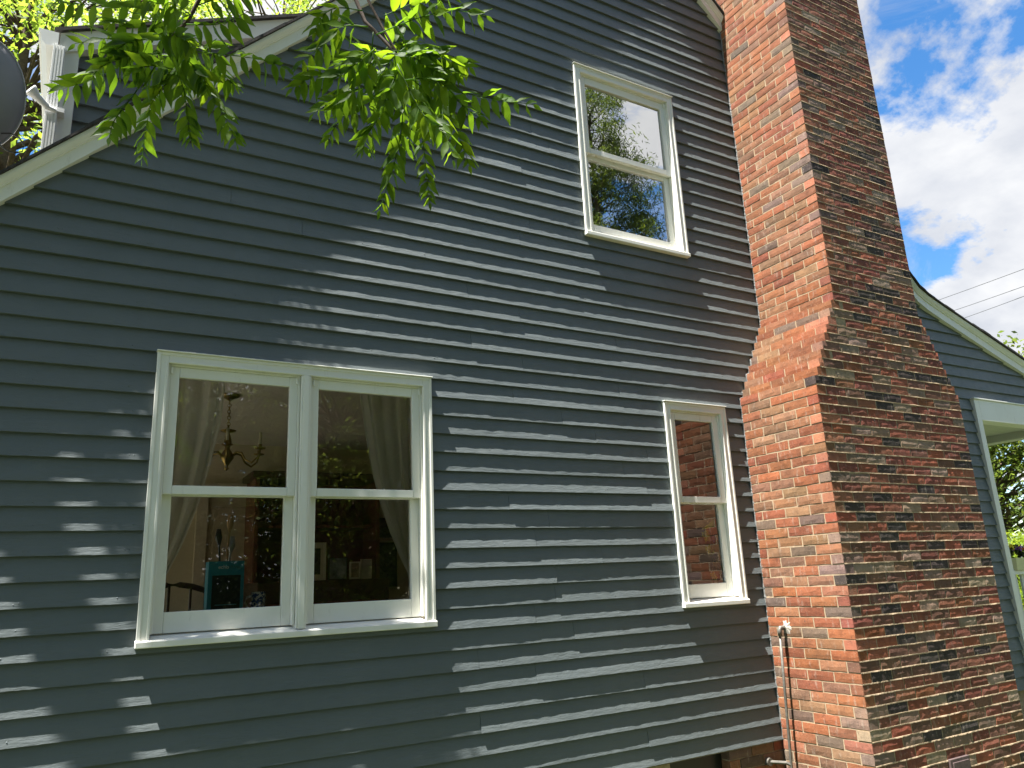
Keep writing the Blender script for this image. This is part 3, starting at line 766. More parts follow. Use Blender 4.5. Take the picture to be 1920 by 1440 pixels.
# dining room: unseen opening added in the left end wall to let daylight in
m = MB(); m.quad((-2.5, .105, ROOMZ), (2.2, .105, ROOMZ), (2.2, 3.4, ROOMZ), (-2.5, 3.4, ROOMZ)); m.build('interior_floor', OAK, house)
m = MB(); m.quad((-2.5, .105, CEILZ), (2.2, .105, CEILZ), (2.2, 3.4, CEILZ), (-2.5, 3.4, CEILZ)); m.build('interior_ceiling', CEILPL, house)
m = MB(); m.box(-2.5, 2.2, 3.4, 3.5, ROOMZ, CEILZ); m.build('interior_wall', PLASTER, house)
m = MB(); m.box(2.2, 2.28, .105, 3.4, ROOMZ, CEILZ); m.build('interior_wall', PLASTER, house)
m = MB()
for a, b, c, d in ((.105, .3, ROOMZ, CEILZ), (3.2, 3.4, ROOMZ, CEILZ), (.3, 3.2, ROOMZ, .75), (.3, 3.2, 2.82, CEILZ)): m.box(-2.6, -2.5, a, b, c, d)
m.build('interior_wall', PLASTER, house)
room(2.29, 3.9, 2.6, ROOMZ, CEILZ, PLASTER, 'side room')
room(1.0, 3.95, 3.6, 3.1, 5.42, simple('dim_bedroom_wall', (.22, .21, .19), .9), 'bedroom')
m = MB(); m.quad((-2.6, 8, -.06), (8.85, 8, -.06), (8.85, 8, 3), (AX, 8, AZ), (-2.6, 8, 2.2)); m.build('rear_wall', CLAP, house)
m = MB(); m.quad((-2.61, .1, -.06), (-2.61, 8, -.06), (-2.61, 8, .75), (-2.61, .1, .75)); m.quad((-2.61, 3.2, .75), (-2.61, 8, .75), (-2.61, 8, 2.1), (-2.61, 3.2, 2.1)); m.build('side_wall', CLAP, house)
m = MB(); m.quad((6.25, 3.2, -.06), (6.25, 8, -.06), (6.25, 8, 3.9), (6.25, 3.2, 3.9)); m.build('front_wall', CLAP, house)
# door casing on the back wall
m = MB(); m.box(.0, .10, 3.36, 3.40, ROOMZ, 2.39); m.box(.53, .63, 3.36, 3.40, ROOMZ, 2.39); m.box(.0, .63, 3.355, 3.40, 2.39, 2.50); m.build('door_casing', simple('ivory_interior_trim', (.62, .54, .40), .5), house, bevel=.004)
dp = MB(); dp.box(.10, .53, 3.385, 3.40, ROOMZ, 2.39)
for i in range(3): dp.box(.15, .48, 3.378, 3.386, ROOMZ+.15+i*.62, ROOMZ+.62+i*.62)
dp.build('interior_door', simple('ivory_door_paint', (.50, .42, .30), .5), house, bevel=.006)

# sheer curtains
def curtain(left, label):
    top_z, y = 2.66, .20; N, Mz = 70, 40; m = MB()
    if left: xo = [(-.63, 2.66), (-.63, 1.0)]; inner = [(2.66, -.30), (2.4, -.315), (2.15, -.36), (1.95, -.405), (1.75, -.47), (1.6, -.535), (1.5, -.59), (1.35, -.60), (1.0, -.58)]
    else: xo = None; inner = [(2.66, .46), (2.4, .50), (2.15, .545), (1.95, .60), (1.8, .655), (1.65, .72), (1.55, .77), (1.35, .78), (1.0, .76)]
    zs = [p[0] for p in inner][::-1]; xi = [p[1] for p in inner][::-1]
    for j in range(Mz+1):
        z = 2.66-(2.66-1.1)*j/Mz; a = -.66 if left else .83; b = float(np.interp(z, zs, xi))
        for i in range(N+1):
            t = i/N; x = a+(b-a)*t; amp = .016+.010*math.sin(t*9)
            m.v.append((x, y+amp*math.sin(t*34+2.1*math.sin(t*5.0)+z*.6), z))
    for j in range(Mz):
        for i in range(N): q = j*(N+1)+i; m.f.append((q, q+1, q+N+2, q+N+1))
    o = m.build('curtain', SHEER, None, smooth=True, fix=False); o.data.update()
    tag(o, label, 'curtain', 'sheer curtains in the double window')
curtain(True, 'sheer white curtain tied back in the left window unit')
curtain(False, 'sheer white curtain tied back in the right window unit')

# chandelier
cp = at_y(431, 748, 1.5); cxp, cyp, czp = float(cp[0]), 1.5, CEILZ
ch = empty('chandelier', (cxp, cyp, czp), 'brass chandelier with curved arms hanging from a chain indoors', 'chandelier')
m = MB(); m.lathe((cxp, cyp, czp), [(.0, -.001), (.07, -.001), (.068, -.012), (.03, -.03), (.008, -.045)], 18); m.build('canopy', BRASS, ch, smooth=True)
zc0, zc1 = czp-.045, float(at_y(428, 812, 1.5)[2])+.03
nl = 9
for i in range(nl):
    z = zc0+(zc1-zc0)*(i+.5)/nl; hl = abs(zc1-zc0)/nl*.68; pts = []
    for k in range(13):
        q = 2*math.pi*k/12; u = .011*math.cos(q); pts.append((cxp+(u if i % 2 else 0), cyp+(0 if i % 2 else u), z+hl*math.sin(q)))
    m = MB(); m.tube(pts, .0028, 6, False); m.build('chain_link', BRASS, ch, smooth=True)
zb0 = zc1
m = MB(); m.lathe((cxp, cyp, zb0), [(.004, .03), (.008, .0), (.055, -.012), (.05, -.02), (.012, -.03), (.02, -.06), (.028, -.10), (.016, -.135), (.02, -.15), (.042, -.185), (.046, -.21), (.02, -.25), (.01, -.27), (.018, -.285), (0, -.30)], 18); m.build('body', BRASS, ch, smooth=True)
for i in range(6):
    q = i*math.pi/3+.35; dx, dy = math.cos(q), math.sin(q); zb_ = zb0-.20
    pr = [(.03, 0), (.07, .03), (.11, .02), (.14, -.03), (.19, -.055), (.235, -.02), (.25, .03)]
    m = MB(); m.tube([(cxp+r*dx, cyp+r*dy, zb_+z) for r, z in pr], .007, 8); m.build('arm', BRASS, ch, smooth=True)
    m = MB(); m.lathe((cxp+.25*dx, cyp+.25*dy, zb_+.03), [(.004, 0), (.036, .008), (.038, .014), (.013, .016), (.012, .04)], 14); m.build('candle_cup', BRASS, ch, smooth=True)
    m = MB(); m.lathe((cxp+.25*dx, cyp+.25*dy, zb_+.07), [(.010, 0), (.010, .085), (.0, .086)], 10); m.build('candle_sleeve', simple('ivory_candle', (.6, .55, .42), .6) if i == 0 else bpy.data.materials['ivory_candle'], ch, smooth=True)

# hutch
hx0, hx1, hy0 = .43, 1.60, 2.85
hu = empty('hutch', (1.0, 3.1, ROOMZ), 'dark red wooden hutch against the back dining room wall', 'cabinet')
m = MB(); m.box(hx0, hx1, hy0-.12, 3.38, ROOMZ, 1.58); m.build('base_cabinet', DARKWOOD, hu, bevel=.006)
m = MB(); m.box(hx0, hx0+.04, hy0+.12, 3.38, 1.581, 2.50); m.box(hx1-.04, hx1, hy0+.12, 3.38, 1.581, 2.50); m.build('side_panel', CHERRY, hu, bevel=.004)
m = MB(); m.box(hx0+.041, hx1-.041, 3.34, 3.38, 1.581, 2.50); m.build('back_panel', CHERRY, hu)
m = MB(); m.box(hx0-.04, hx1+.04, hy0+.06, 3.38, 2.501, 2.56); m.build('cornice', DARKWOOD, hu, bevel=.012)
for z in (2.06,):
    m = MB(); m.box(hx0+.041, hx1-.041, hy0+.16, 3.339, z, z+.022); m.build('shelf', CHERRY, hu)
for i in range(2):
    m = MB(); m.box(hx0+.03+i*.57, hx0+.56+i*.57, hy0-.14, hy0-.1205, ROOMZ+.1, 1.40); m.build('door', CHERRY, hu, bevel=.005)
# framed pictures on the hutch and the wall
IVORYMAT = simple('ivory_mount', (.62, .56, .42), .8); 
def frame(name, label, x0, x1, z0, z1, y, bar, fm, art, grp=None, mount=0):
    f = empty(name, ((x0+x1)/2, y, z0), label, 'picture', grp)
    m = MB(); m.box(x0, x1, y-.012, y+.012, z0, z0+bar); m.box(x0, x1, y-.012, y+.012, z1-bar, z1); m.box(x0, x0+bar, y-.012, y+.012, z0+bar, z1-bar); m.box(x1-bar, x1, y-.012, y+.012, z0+bar, z1-bar); m.build('frame', fm, f)
    if mount:
        m = MB(); m.box(x0+bar, x1-bar, y-.003, y+.008, z0+bar, z1-bar); m.build('mount', IVORYMAT, f)
    b2 = bar+mount
    m = MB(); m.box(x0+b2, x1-b2, y-.006, y+.006, z0+b2, z1-b2); m.build('print', art, f)
ART1 = simple('dark_print', (.05, .05, .05), .5, 0, .8, 30); ART2 = simple('landscape_print', (.20, .22, .24), .5, 0, .7, 14); ART3 = simple('sepia_print', (.30, .24, .16), .5, 0, .5, 25)
IVF = simple('ivory_frame', (.60, .55, .44), .5)
frame('picture_frame', 'ivory framed dark print standing on the hutch by the mullion', .86, 1.03, 1.582, 1.91, 2.80, .02, IVF, ART1, 'pictures on the hutch', .03)
frame('picture_frame', 'small landscape picture in the middle of the hutch top', 1.055, 1.225, 1.582, 1.775, 2.80, .006, BLACK, ART2, 'pictures on the hutch')
frame('picture_frame', 'small ivory framed photo left of the plain card on the hutch', 1.245, 1.345, 1.582, 1.735, 2.79, .014, IVF, ART3, 'pictures on the hutch')
frame('picture_frame', 'pale upright card at the right end of the hutch', 1.355, 1.455, 1.582, 1.755, 2.80, .006, IVF, simple('pale_card', (.40, .37, .30), .7), 'pictures on the hutch')
frame('picture_frame', 'upper black framed picture on the back wall right of the hutch', 1.645, 1.89, 1.985, 2.185, 3.38, .02, BLACK, ART1, 'pictures on the wall')
frame('picture_frame', 'larger lower black framed picture on the back wall right of the hutch', 1.645, 1.93, 1.50, 1.94, 3.38, .02, BLACK, ART1, 'pictures on the wall')

# side table under the window with the teal box, mug, utensils
ty0, ty1, tz = .26, .78, 1.335
tb = empty('side_table', (-.05, .52, ROOMZ), 'dark wooden table just inside the double window', 'table')
m = MB(); m.box(-.62, .78, ty0, ty1, tz-.03, tz); m.build('table_top', DARKWOOD, tb, bevel=.004)
for x in (-.58, .70):
    for y in (.29, .71):
        m = MB(); m.box(x, x+.05, y, y+.05, ROOMZ, tz-.0305); m.build('leg', DARKWOOD, tb, bevel=.003)
TEAL = simple('teal_card', (.015, .25, .34), .5, 0, .05, 6)
by = .40; bx0, bx1 = float(at_y(389, 1100, by)[0]), float(at_y(457, 1100, by)[0]); bz1 = float(at_y(425, 1052, by)[2])
bx = empty('product_box', ((bx0+bx1)/2, by, tz), 'teal cardboard device box with a dark screen picture and the word echo', 'box')
m = MB(); m.box(bx0, bx1, by, by+.10, tz+.0005, bz1); m.build('carton', TEAL, bx, bevel=.002)
m = MB(); m.box(bx0+.022, bx1-.018, by-.0012, by+.001, tz+.075, bz1-.075); m.build('screen_picture', simple('dark_print_ink', (.012, .016, .018), .3), bx)
m = MB(); m.box(bx0+.04, bx1-.035, by-.0022, by-.0011, tz+.098, tz+.102); m.build('printed_line', simple('pale_blue_ink', (.12, .38, .48), .5), bx)
def text(body, loc, size, mat, parent, name):
    c = bpy.data.curves.new(name, 'FONT'); c.body = body; c.size = size; c.extrude = .0003; c.materials.append(mat)
    t = bpy.data.objects.new(name, c); col.objects.link(t); bpy.context.view_layer.update()
    me = bpy.data.meshes.new_from_object(t); bpy.data.objects.remove(t)
    o = bpy.data.objects.new(name, me); o.location = loc; o.rotation_euler = (math.pi/2, 0, 0); col.objects.link(o)
    put(o, parent); return o
text('echo', (bx0+.050, by-.0012, bz1-.040), .028, simple('white_ink', (.7, .75, .75), .5), bx, 'lettering')
text('show', (bx0+.103, by-.0012, bz1-.040), .028, simple('dim_blue_ink', (.03, .10, .14), .5), bx, 'lettering')
mg = empty('mug', (-.035, .45, tz), 'blue and white patterned mug beside the teal box', 'mug')
MUGM = Mat('blue_white_glaze').set(.2); MUGM.base(MUGM.ramp(MUGM.noise(60, 3, .6, 'world'), (.47, (.70, .70, .66)), (.52, (.03, .06, .22)))); MUGM = MUGM.m
mz = float(at_y(480, 1110, .45)[2])
m = MB(); m.lathe((-.035, .45, tz+.0005), [(0, 0), (.037, 0), (.039, mz-tz), (.036, mz-tz), (.034, .01), (0, .01)], 20); m.build('cup', MUGM, mg, smooth=True)
m = MB(); m.tube([(-.072, .45, mz-.02), (-.098, .45, mz-.025), (-.105, .45, mz-.055), (-.090, .45, mz-.085), (-.070, .45, mz-.09)], .006, 8); m.build('handle', simple('white_glaze', (.7, .7, .66), .2), mg, smooth=True)
cr = empty('utensil_crock', (-.20, .60, tz), 'tall dark crock with wooden spoons behind the teal box', 'crock')
m = MB(); m.lathe((-.20, .60, tz+.0005), [(0, 0), (.055, 0), (.06, .30), (.054, .30), (.05, .01), (0, .01)], 18); m.build('crock', BLACK, cr, smooth=True)
for i, (dx, dy, h, mt) in enumerate(((.02, .0, .60, 'l'), (-.03, .01, .52, 'd'), (.035, .02, .48, 'm'))):
    m = MB(); m.tube([(-.20, .60, tz+.02), (-.20+dx, .60+dy, tz+h-.10), (-.20+dx*1.15, .60+dy, tz+h-.05), (-.20+dx*1.25, .60+dy, tz+h)], [.006, .006, .020, .012], 8); m.build('spoon', (simple('beech', (.50, .30, .14), .6), BLACK, GREYMET)[i], cr, smooth=True)
# chair at the left
cxh = -.50
chr_ = empty('wooden_chair', (-.56, 1.0, ROOMZ), 'dark bentwood chair back behind the lower left pane', 'chair')
arc = [(-.86+.44*(1-math.cos(t)), .98, 1.10+.46*math.sin(t)) for t in np.linspace(0, math.pi, 20)]
arc = [(-.84, .98, .90)]+arc[2:-2]+[(-.02, .98, .90)]
m = MB(); m.tube(arc, .017, 8); m.build('back_hoop', DARKWOOD, chr_, smooth=True)
for i in range(5):
    x = -.68+i*.12; m = MB(); m.tube([(x, .98, .90), (x, .98, 1.10+.46*math.sin(math.acos(max(-1, min(1, 1-(x+.86)/.44))))) ], .008, 8); m.build('spindle', DARKWOOD, chr_)
m = MB(); m.box(-.86, 0, .96, 1.36, .865, .905); m.build('seat', DARKWOOD, chr_, bevel=.012)
for x in (-.82, -.06):
    for y in (1.0, 1.30):
        m = MB(); m.tube([(x, y, .865), (x, y, ROOMZ)], [.018, .014], 8); m.build('leg', DARKWOOD, chr_)
# paper decoration inside the narrow window
dec = empty('paper_flowers', (3.08, .12, 1.4), 'bright yellow and purple paper flowers inside the narrow window', 'decoration')
PC = [simple('yellow_paper', (.75, .62, .04), .7), simple('purple_paper', (.30, .10, .45), .7), simple('orange_paper', (.70, .28, .05), .7), simple('blue_paper', (.12, .15, .50), .7)]
def petal_disc(c, r, mat, k=9):
    m = MB(); c = Vector(c); m.v.append(tuple(c+Vector((0, -.01, 0))))
    for i in range(2*k):
        q = math.pi*i/k; rr = r*(1 if i % 2 else .72); m.v.append((c.x+rr*math.cos(q), c.y+.012*math.sin(3*q), c.z+rr*math.sin(q)))
    m.f = [(0, 1+i, 1+(i+1) % (2*k)) for i in range(2*k)]; m.build('petal_disc', mat, dec)
for u, v, r, c in ((1325, 1005, .05, 0), (1341, 1012, .045, 3), (1331, 1032, .045, 0), (1343, 1045, .04, 1), (1345, 1060, .04, 2), (1338, 1080, .035, 0), (1349, 1085, .035, 1)):
    petal_disc(at_y(u, v, .12+.012*(u % 3)), r, PC[c])
a, b, c_ = at_y(1314, 994, .115), at_y(1340, 972, .115), at_y(1341, 988, .115)
m = MB(); m.quad(a, c_, b); m.build('pennant', PC[0], dec)
m = MB(); m.tube([at_y(1338, 1095, .125), at_y(1332, 975, .125)], .004, 6); m.build('stem', TWIG, dec)

# ------------------------------------------------------------------ vegetation
LEAF_NEAR = leaf_mat('near_leaflet', (.058, .128, .016), (.205, .37, .016), mixf=.58)
LEAF_A = leaf_mat('oak_leaf', (.09, .15, .024), (.33, .47, .05), False, mixf=.6)
LEAF_B = leaf_mat('dark_leaf', (.050, .072, .030), (.10, .135, .045), False, mixf=.38)
LEAF_E = leaf_mat('maple_leaf', (.075, .12, .025), (.20, .28, .04), False)
LEAF_C = leaf_mat('bright_shrub_leaf', (.12, .20, .02), (.30, .42, .03), False)
LEAF_D = leaf_mat('cypress_needle', (.055, .085, .022), (.11, .16, .02), False)
def leaves(centres, radii, per, size, seed, aspect=.45, up=.5, droop=0):
    r = np.random.default_rng(seed); n = len(centres)*per
    c = np.repeat(np.asarray(centres), per, 0); R = np.repeat(np.asarray(radii), per)
    d = r.normal(0, 1, (n, 3)); d /= np.linalg.norm(d, axis=1, keepdims=True); p = c+d*(R*r.uniform(.1, 1, n)**.6)[:, None]*np.array([1, 1, .75])
    nr = r.normal(0, 1, (n, 3)); nr[:, 2] = np.abs(nr[:, 2])+up; nr /= np.linalg.norm(nr, axis=1, keepdims=True)
    t = np.cross(nr, r.normal(0, 1, (n, 3))); t[:, 2] -= droop; t /= np.linalg.norm(t, axis=1, keepdims=True); b = np.cross(nr, t); b /= np.linalg.norm(b, axis=1, keepdims=True)+1e-9
    s = (size*r.uniform(.65, 1.25, n))[:, None]
    V = np.stack([p-t*s*.5, p+b*s*aspect*.5+nr*s*.06, p+t*s*.5, p-b*s*aspect*.5+nr*s*.06], 1).reshape(-1, 3)
    return V, np.arange(n*4).reshape(-1, 4)
def tree(name, label, base, H, crown, trunk_r, nclus, per, leaf, mat, seed, group=None, cr=.6, aspect=.45, cone=0, droop=0, lean=(0, 0)):
    r = np.random.default_rng(seed); base = np.array(base, float)
    t = empty(name, tuple(base), label, 'tree', group)
    cz0, cz1, cw = crown                              # crown bottom, top (heights), half width
    top = base+np.array([lean[0], lean[1], H*.92])
    m = MB(); k = 9; tp = [base+(top-base)*i/k+np.array([*(r.normal(0, .05, 2)*i*.35), 0]) for i in range(k+1)]
    m.tube(tp, [trunk_r*(1-.9*i/k) for i in range(k+1)], 10); m.build('trunk', BARK, t, smooth=True)
    cs, lm = [], MB()
    while len(cs) < nclus:
        q = r.uniform(-1, 1, 3)
        if np.linalg.norm(q) > 1 or np.linalg.norm(q) < .35*r.random(): continue
        f = (q[2]+1)/2; wq = cw*(1-cone*f) if cone else cw
        c = base+np.array([lean[0]*f+q[0]*wq, lean[1]*f+q[1]*wq, cz0+(cz1-cz0)*f]); cs.append(c)
    for i, c in enumerate(cs):
        if i % 2 and i > 60: continue
        h = np.clip((c[2]-base[2]-.25*np.linalg.norm((c-base)[:2]))/(H*.92), .12, .97); a = base+(top-base)*h
        mid = (a+c)/2+np.array([0, 0, .12*np.linalg.norm(c-a)*(1 if not droop else .4)])+r.normal(0, .12, 3)
        rad = trunk_r*(1-.85*h)*.45; lm.tube([a, (a+mid)/2+r.normal(0, .05, 3), mid, c], [rad, rad*.7, rad*.45, rad*.12], 6, False)
    lm.build('limb', BARK, t, smooth=True, fix=False)
    V, F = leaves(cs, r.uniform(.6, 1.25, len(cs))*cr, per, leaf, seed+1, aspect, .5, droop)
    me = np_mesh('crown', V, F, mat, 4); o = bpy.data.objects.new('crown', me); col.objects.link(o); put(o, t)
    return t
# trees seen over and beside the house
tree('oak_tree', 'tall bright leafed oak rising behind the dormer', (-3.2, 17.0, -.06), 21, (5.5, 22, 6.5), .42, 250, 170, .18, LEAF_A, 31, 'trees beyond the house', 1.0)
tree('oak_tree', 'sunlit leafy tree showing over the dormer roof behind the branch', (4.0, 19.5, -.06), 24, (7, 25, 6.5), .42, 230, 120, .18, LEAF_A, 33, 'trees beyond the house', 1.0)
tree('shade_maple', 'dense green tree seen through the porch opening', (17.0, 5.4, -.06), 6.2, (.8, 6.2, 3.0), .22, 200, 130, .13, LEAF_E, 35, 'trees beyond the house', .62)
tree('roadside_tree', 'small tree top showing above the porch roof', (20.0, 3.3, -.06), 6.9, (3.0, 6.95, 1.1), .18, 60, 150, .12, LEAF_E, 37, 'trees beyond the house', .5)
# trees behind the photographer, seen in the panes
tree('cypress_tree', 'tall feathery cypress mirrored in the upstairs window', (13.6, -14.5, -.06), 19.0, (3, 19.5, 3.1), .30, 330, 150, .20, LEAF_D, 41, 'trees across the yard', .62, .16, .45, .8)
tree('maple_tree', 'broad leafy maple mirrored in the double window', (3.9, -11.5, -.06), 9.0, (1.2, 9.2, 3.6), .25, 320, 190, .13, LEAF_E, 43, 'trees across the yard', .7)
tree('maple_tree', 'second leafy maple mirrored in the left window unit', (-1.2, -13.5, -.06), 9.5, (1.0, 9.8, 3.4), .25, 300, 190, .13, LEAF_E, 45, 'trees across the yard', .7)
for i, (x, y, h, w, lab) in enumerate(((-9, -19, 11, 4.2, 'first tree of the far row across the yard, at its left end'), (-3.5, -21, 12, 4.4, 'second tree of the far row across the yard'), (2.2, -20, 11.5, 4.2, 'middle tree of the far row across the yard'), (8.0, -21.5, 10.5, 4.4, 'fourth tree of the far row across the yard'), (14, -22, 9, 4.2, 'tree of the far row behind the cypress'), (20.5, -19, 8.5, 4.2, 'last tree of the far row at its right end'))):
    tree('yard_tree', lab, (x, y, -.06), h, (.3, h+.2, w), .25, 170, 120, .24, LEAF_B, 110+i, 'far row of trees across the yard', 1.0)
bh = empty('boundary_hedge', (4, -26, -.06), 'long tall dark hedge closing the far side of the yard', 'hedge')
cs = [(x+random.uniform(-.3, .3), -26+random.uniform(-.5, .5), z+random.uniform(-.3, .3)) for x in np.arange(-26, 40, .8) for z in np.arange(.2, 4.6, .75)]
V, F = leaves(cs, np.full(len(cs), .75), 230, .32, 151); o = bpy.data.objects.new('foliage', np_mesh('foliage', V, F, LEAF_B, 4)); col.objects.link(o); put(o, bh)
# hedge beyond the porch
hd = empty('hedge', (13.0, 3.0, -.06), 'bright green clipped hedge beyond the porch railing', 'hedge')
cs = [(x+random.uniform(-.1, .1), 2.9+.25*math.sin(x)+random.uniform(-.35, .35), z+random.uniform(-.15, .15)) for x in np.arange(10.5, 16, .22) for z in np.arange(.2, 1.85, .3)]
V, F = leaves(cs, np.full(len(cs), .24), 90, .055, 51); o = bpy.data.objects.new('foliage', np_mesh('foliage', V, F, LEAF_C, 4)); col.objects.link(o); put(o, hd)
# flowers in the planter
fp = empty('planter_flowers', (7.2, .065, 1.476), 'mixed leafy flowers growing in the pale planter', 'plant')
cs = [(x, .065+random.uniform(-.03, .03), 1.52+random.uniform(0, .07)) for x in np.arange(6.9, 7.68, .03)]
V, F = leaves(cs, np.full(len(cs), .055), 16, .05, 53); o = bpy.data.objects.new('foliage', np_mesh('foliage', V, F, LEAF_B, 4)); col.objects.link(o); put(o, fp)
for i, c in enumerate(PC+PC):
    V, F = leaves([(6.93+.09*i, .04, 1.56+.03*random.random())], [.045], 26, .03, 60+i, .9); o = bpy.data.objects.new('blossom', np_mesh('blossom', V, F, c, 4)); col.objects.link(o); put(o, fp)

# overhanging tree: twigs and pinnate leaves in front of the camera
sh_t = empty('overhanging_tree', (-4.2, -4.6, -.06), 'tree whose leafy pinnate branch hangs in front of the gable wall', 'tree')
m = MB(); m.tube([(-4.2, -4.6, -.06), (-4.1, -4.5, 2), (-3.9, -4.3, 4), (-3.6, -4.0, 6), (-3.4, -3.8, 9)], [.22, .18, .15, .12, .05], 12); m.build('trunk', BARK, sh_t, smooth=True)
T0 = 1.92
def P(u, v, t=T0): return Vector(at_t(u, v, t))
twA = [P(470, -330, 2.0), P(420, -140, 1.98), P(378, -10, 1.95), P(352, 40, 1.93), P(322, 70, 1.92), P(302, 96, 1.92), P(290, 118, 1.92)]
twB = [P(560, -330, 2.05), P(620, -150, 2.0), P(664, -8, 1.97), P(684, 40, 1.95), P(712, 68, 1.94), P(735, 92, 1.93), P(756, 128, 1.92), P(764, 150, 1.92)]
twC = [P(660, -200, 1.9), P(690, 0, 1.88), P(716, 50, 1.87), P(742, 95, 1.86), P(752, 125, 1.86)]
limb = [(-3.9, -4.3, 4), (-3.2, -3.9, 4.6), (-2.2, -3.3, 4.75), tuple(P(300, -420, 2.05)), tuple(P(470, -330, 2.0))]
m = MB(); m.tube(limb, [.06, .05, .035, .02, .009], 10); m.build('limb', BARK, sh_t, smooth=True)
m = MB(); m.tube([P(300, -420, 2.05), P(560, -330, 2.05), P(660, -200, 1.9)], [.012, .007, .005], 8); m.build('limb', BARK, sh_t, smooth=True)
for tw, r0 in ((twA, .0062), (twB, .0062), (twC, .0042)):
    m = MB(); m.tube(tw, [r0*(1-.55*i/len(tw)) for i in range(len(tw))], 8); m.build('twig', TWIG, sh_t, smooth=True)
def leaflet_mesh(seed):
    r = random.Random(seed); mb = MB(); n = 6; wd = [.05, .29, .385, .36, .25, .11, .0]
    for i in range(n+1):
        x = i/n; z = -.10*x*x+.02*r.uniform(-1, 1); w = wd[i]*.92
        mb.v += [(x, -w/2, z+.10*w+.012*r.uniform(-1, 1)), (x, 0, z-.02), (x, w/2, z+.10*w+.012*r.uniform(-1, 1))]
    for i in range(n):
        q = 3*i; mb.f += [(q, q+3, q+4, q+1), (q+1, q+4, q+5, q+2)]
    return mb.mesh('leaflet', LEAF_NEAR, True)
LM = [leaflet_mesh(i) for i in range(5)]
RACH = [  # pixel paths of the leaf stalks, number of leaflet pairs, size
 ([(300, 92), (225, 125), (150, 155), (104, 166)], 6, 1.15), ([(345, 25), (250, 8), (160, 8), (108, 2)], 6, 1.2), ([(335, 70), (270, 75), (200, 72), (140, 82)], 6, 1.1),
 ([(292, 112), (285, 180), (272, 250), (266, 300)], 7, 1.0), ([(322, 110), (345, 170), (352, 230), (360, 264)], 6, .95), ([(345, 110), (395, 175), (425, 225), (444, 270)], 6, 1.0),
 ([(345, 95), (420, 102), (490, 112), (540, 128)], 6, 1.1), ([(350, 45), (410, 45), (465, 22)], 5, 1.1), ([(296, 118), (245, 185), (215, 225), (205, 258)], 6, .95),
 ([(310, 80), (330, 130), (300, 170), (280, 200)], 5, 1.0), ([(325, 65), (390, 90), (420, 140), (440, 160)], 5, 1.05), ([(300, 100), (240, 105), (190, 125), (170, 150)], 5, 1.1),
 ([(360, 30), (320, 5), (250, -15)], 5, 1.2), ([(370, 10), (420, -5), (480, -10)], 5, 1.1), ([(330, 60), (300, 40), (250, 45), (200, 40)], 5, 1.2), ([(315, 85), (370, 130), (390, 165)], 5, 1.0),
 ([(705, 65), (780, 35), (850, 20), (912, 30)], 6, 1.05), ([(690, 50), (640, 50), (600, 90), (560, 120)], 6, 1.05), ([(775, 150), (860, 172), (930, 186), (1000, 196)], 7, 1.05),
 ([(745, 140), (690, 190), (640, 222), (615, 262)], 6, 1.0), ([(758, 150), (752, 250), (735, 320), (712, 394)], 8, 1.0), ([(775, 165), (792, 260), (800, 330), (806, 380)], 7, .85),
 ([(775, 150), (830, 200), (862, 260), (880, 310)], 6, 1.0), ([(705, 90), (650, 130), (590, 140), (548, 165)], 6, 1.1), ([(750, 140), (710, 220), (690, 250), (680, 282)], 6, .95),
 ([(680, 20), (630, 15), (600, 35), (590, 60)], 5, .95), ([(720, 30), (780, 5), (850, -5)], 5, 1.1), ([(735, 95), (790, 100), (850, 110), (880, 125)], 5, 1.15),
 ([(740, 110), (760, 190), (770, 240), (760, 290)], 6, 1.05), ([(700, 60), (690, 130), (650, 180), (620, 200)], 6, 1.05), ([(755, 130), (800, 160), (830, 210), (820, 260)], 6, 1.05),
 ([(730, 85), (700, 130), (720, 190), (700, 230)], 5, 1.0), ([(745, 120), (790, 210), (830, 240), (850, 300)], 6, 1.0), ([(760, 150), (820, 150), (870, 200), (905, 225)], 5, 1.0)]
fr_ = random.Random(5)
for (cx_, cy_), n_ in (((300, 95), 9), ((735, 125), 14)):
    for i in range(n_):
        a_ = fr_.uniform(0, 2*math.pi); l_ = fr_.uniform(70, 125); u0, v0 = cx_+fr_.uniform(-45, 45), cy_+fr_.uniform(-45, 40); dx_, dy_ = math.cos(a_)*l_, math.sin(a_)*l_*.55+25
        RACH.append(([(u0, v0), (u0+dx_*.5, v0+dy_*.4), (u0+dx_, v0+dy_+18)], 4, fr_.uniform(.95, 1.15)))
lr = random.Random(77); nleaf = 0; extraV = []; extraF = []; order_r = list(RACH); lr.shuffle(order_r)
for (u0, v0) in ((420, -130), (400, -70), (450, -240), (610, -150), (590, -240), (650, -80), (672, -150), (640, -250)):
    for sg in (-1, 1): order_r.append(([(u0, v0), (u0+sg*60, v0-18), (u0+sg*115, v0+8), (u0+sg*150, v0+30 if v0 < -110 else v0+5)], 5, 1.05))
CAMV = Vector(CAM)
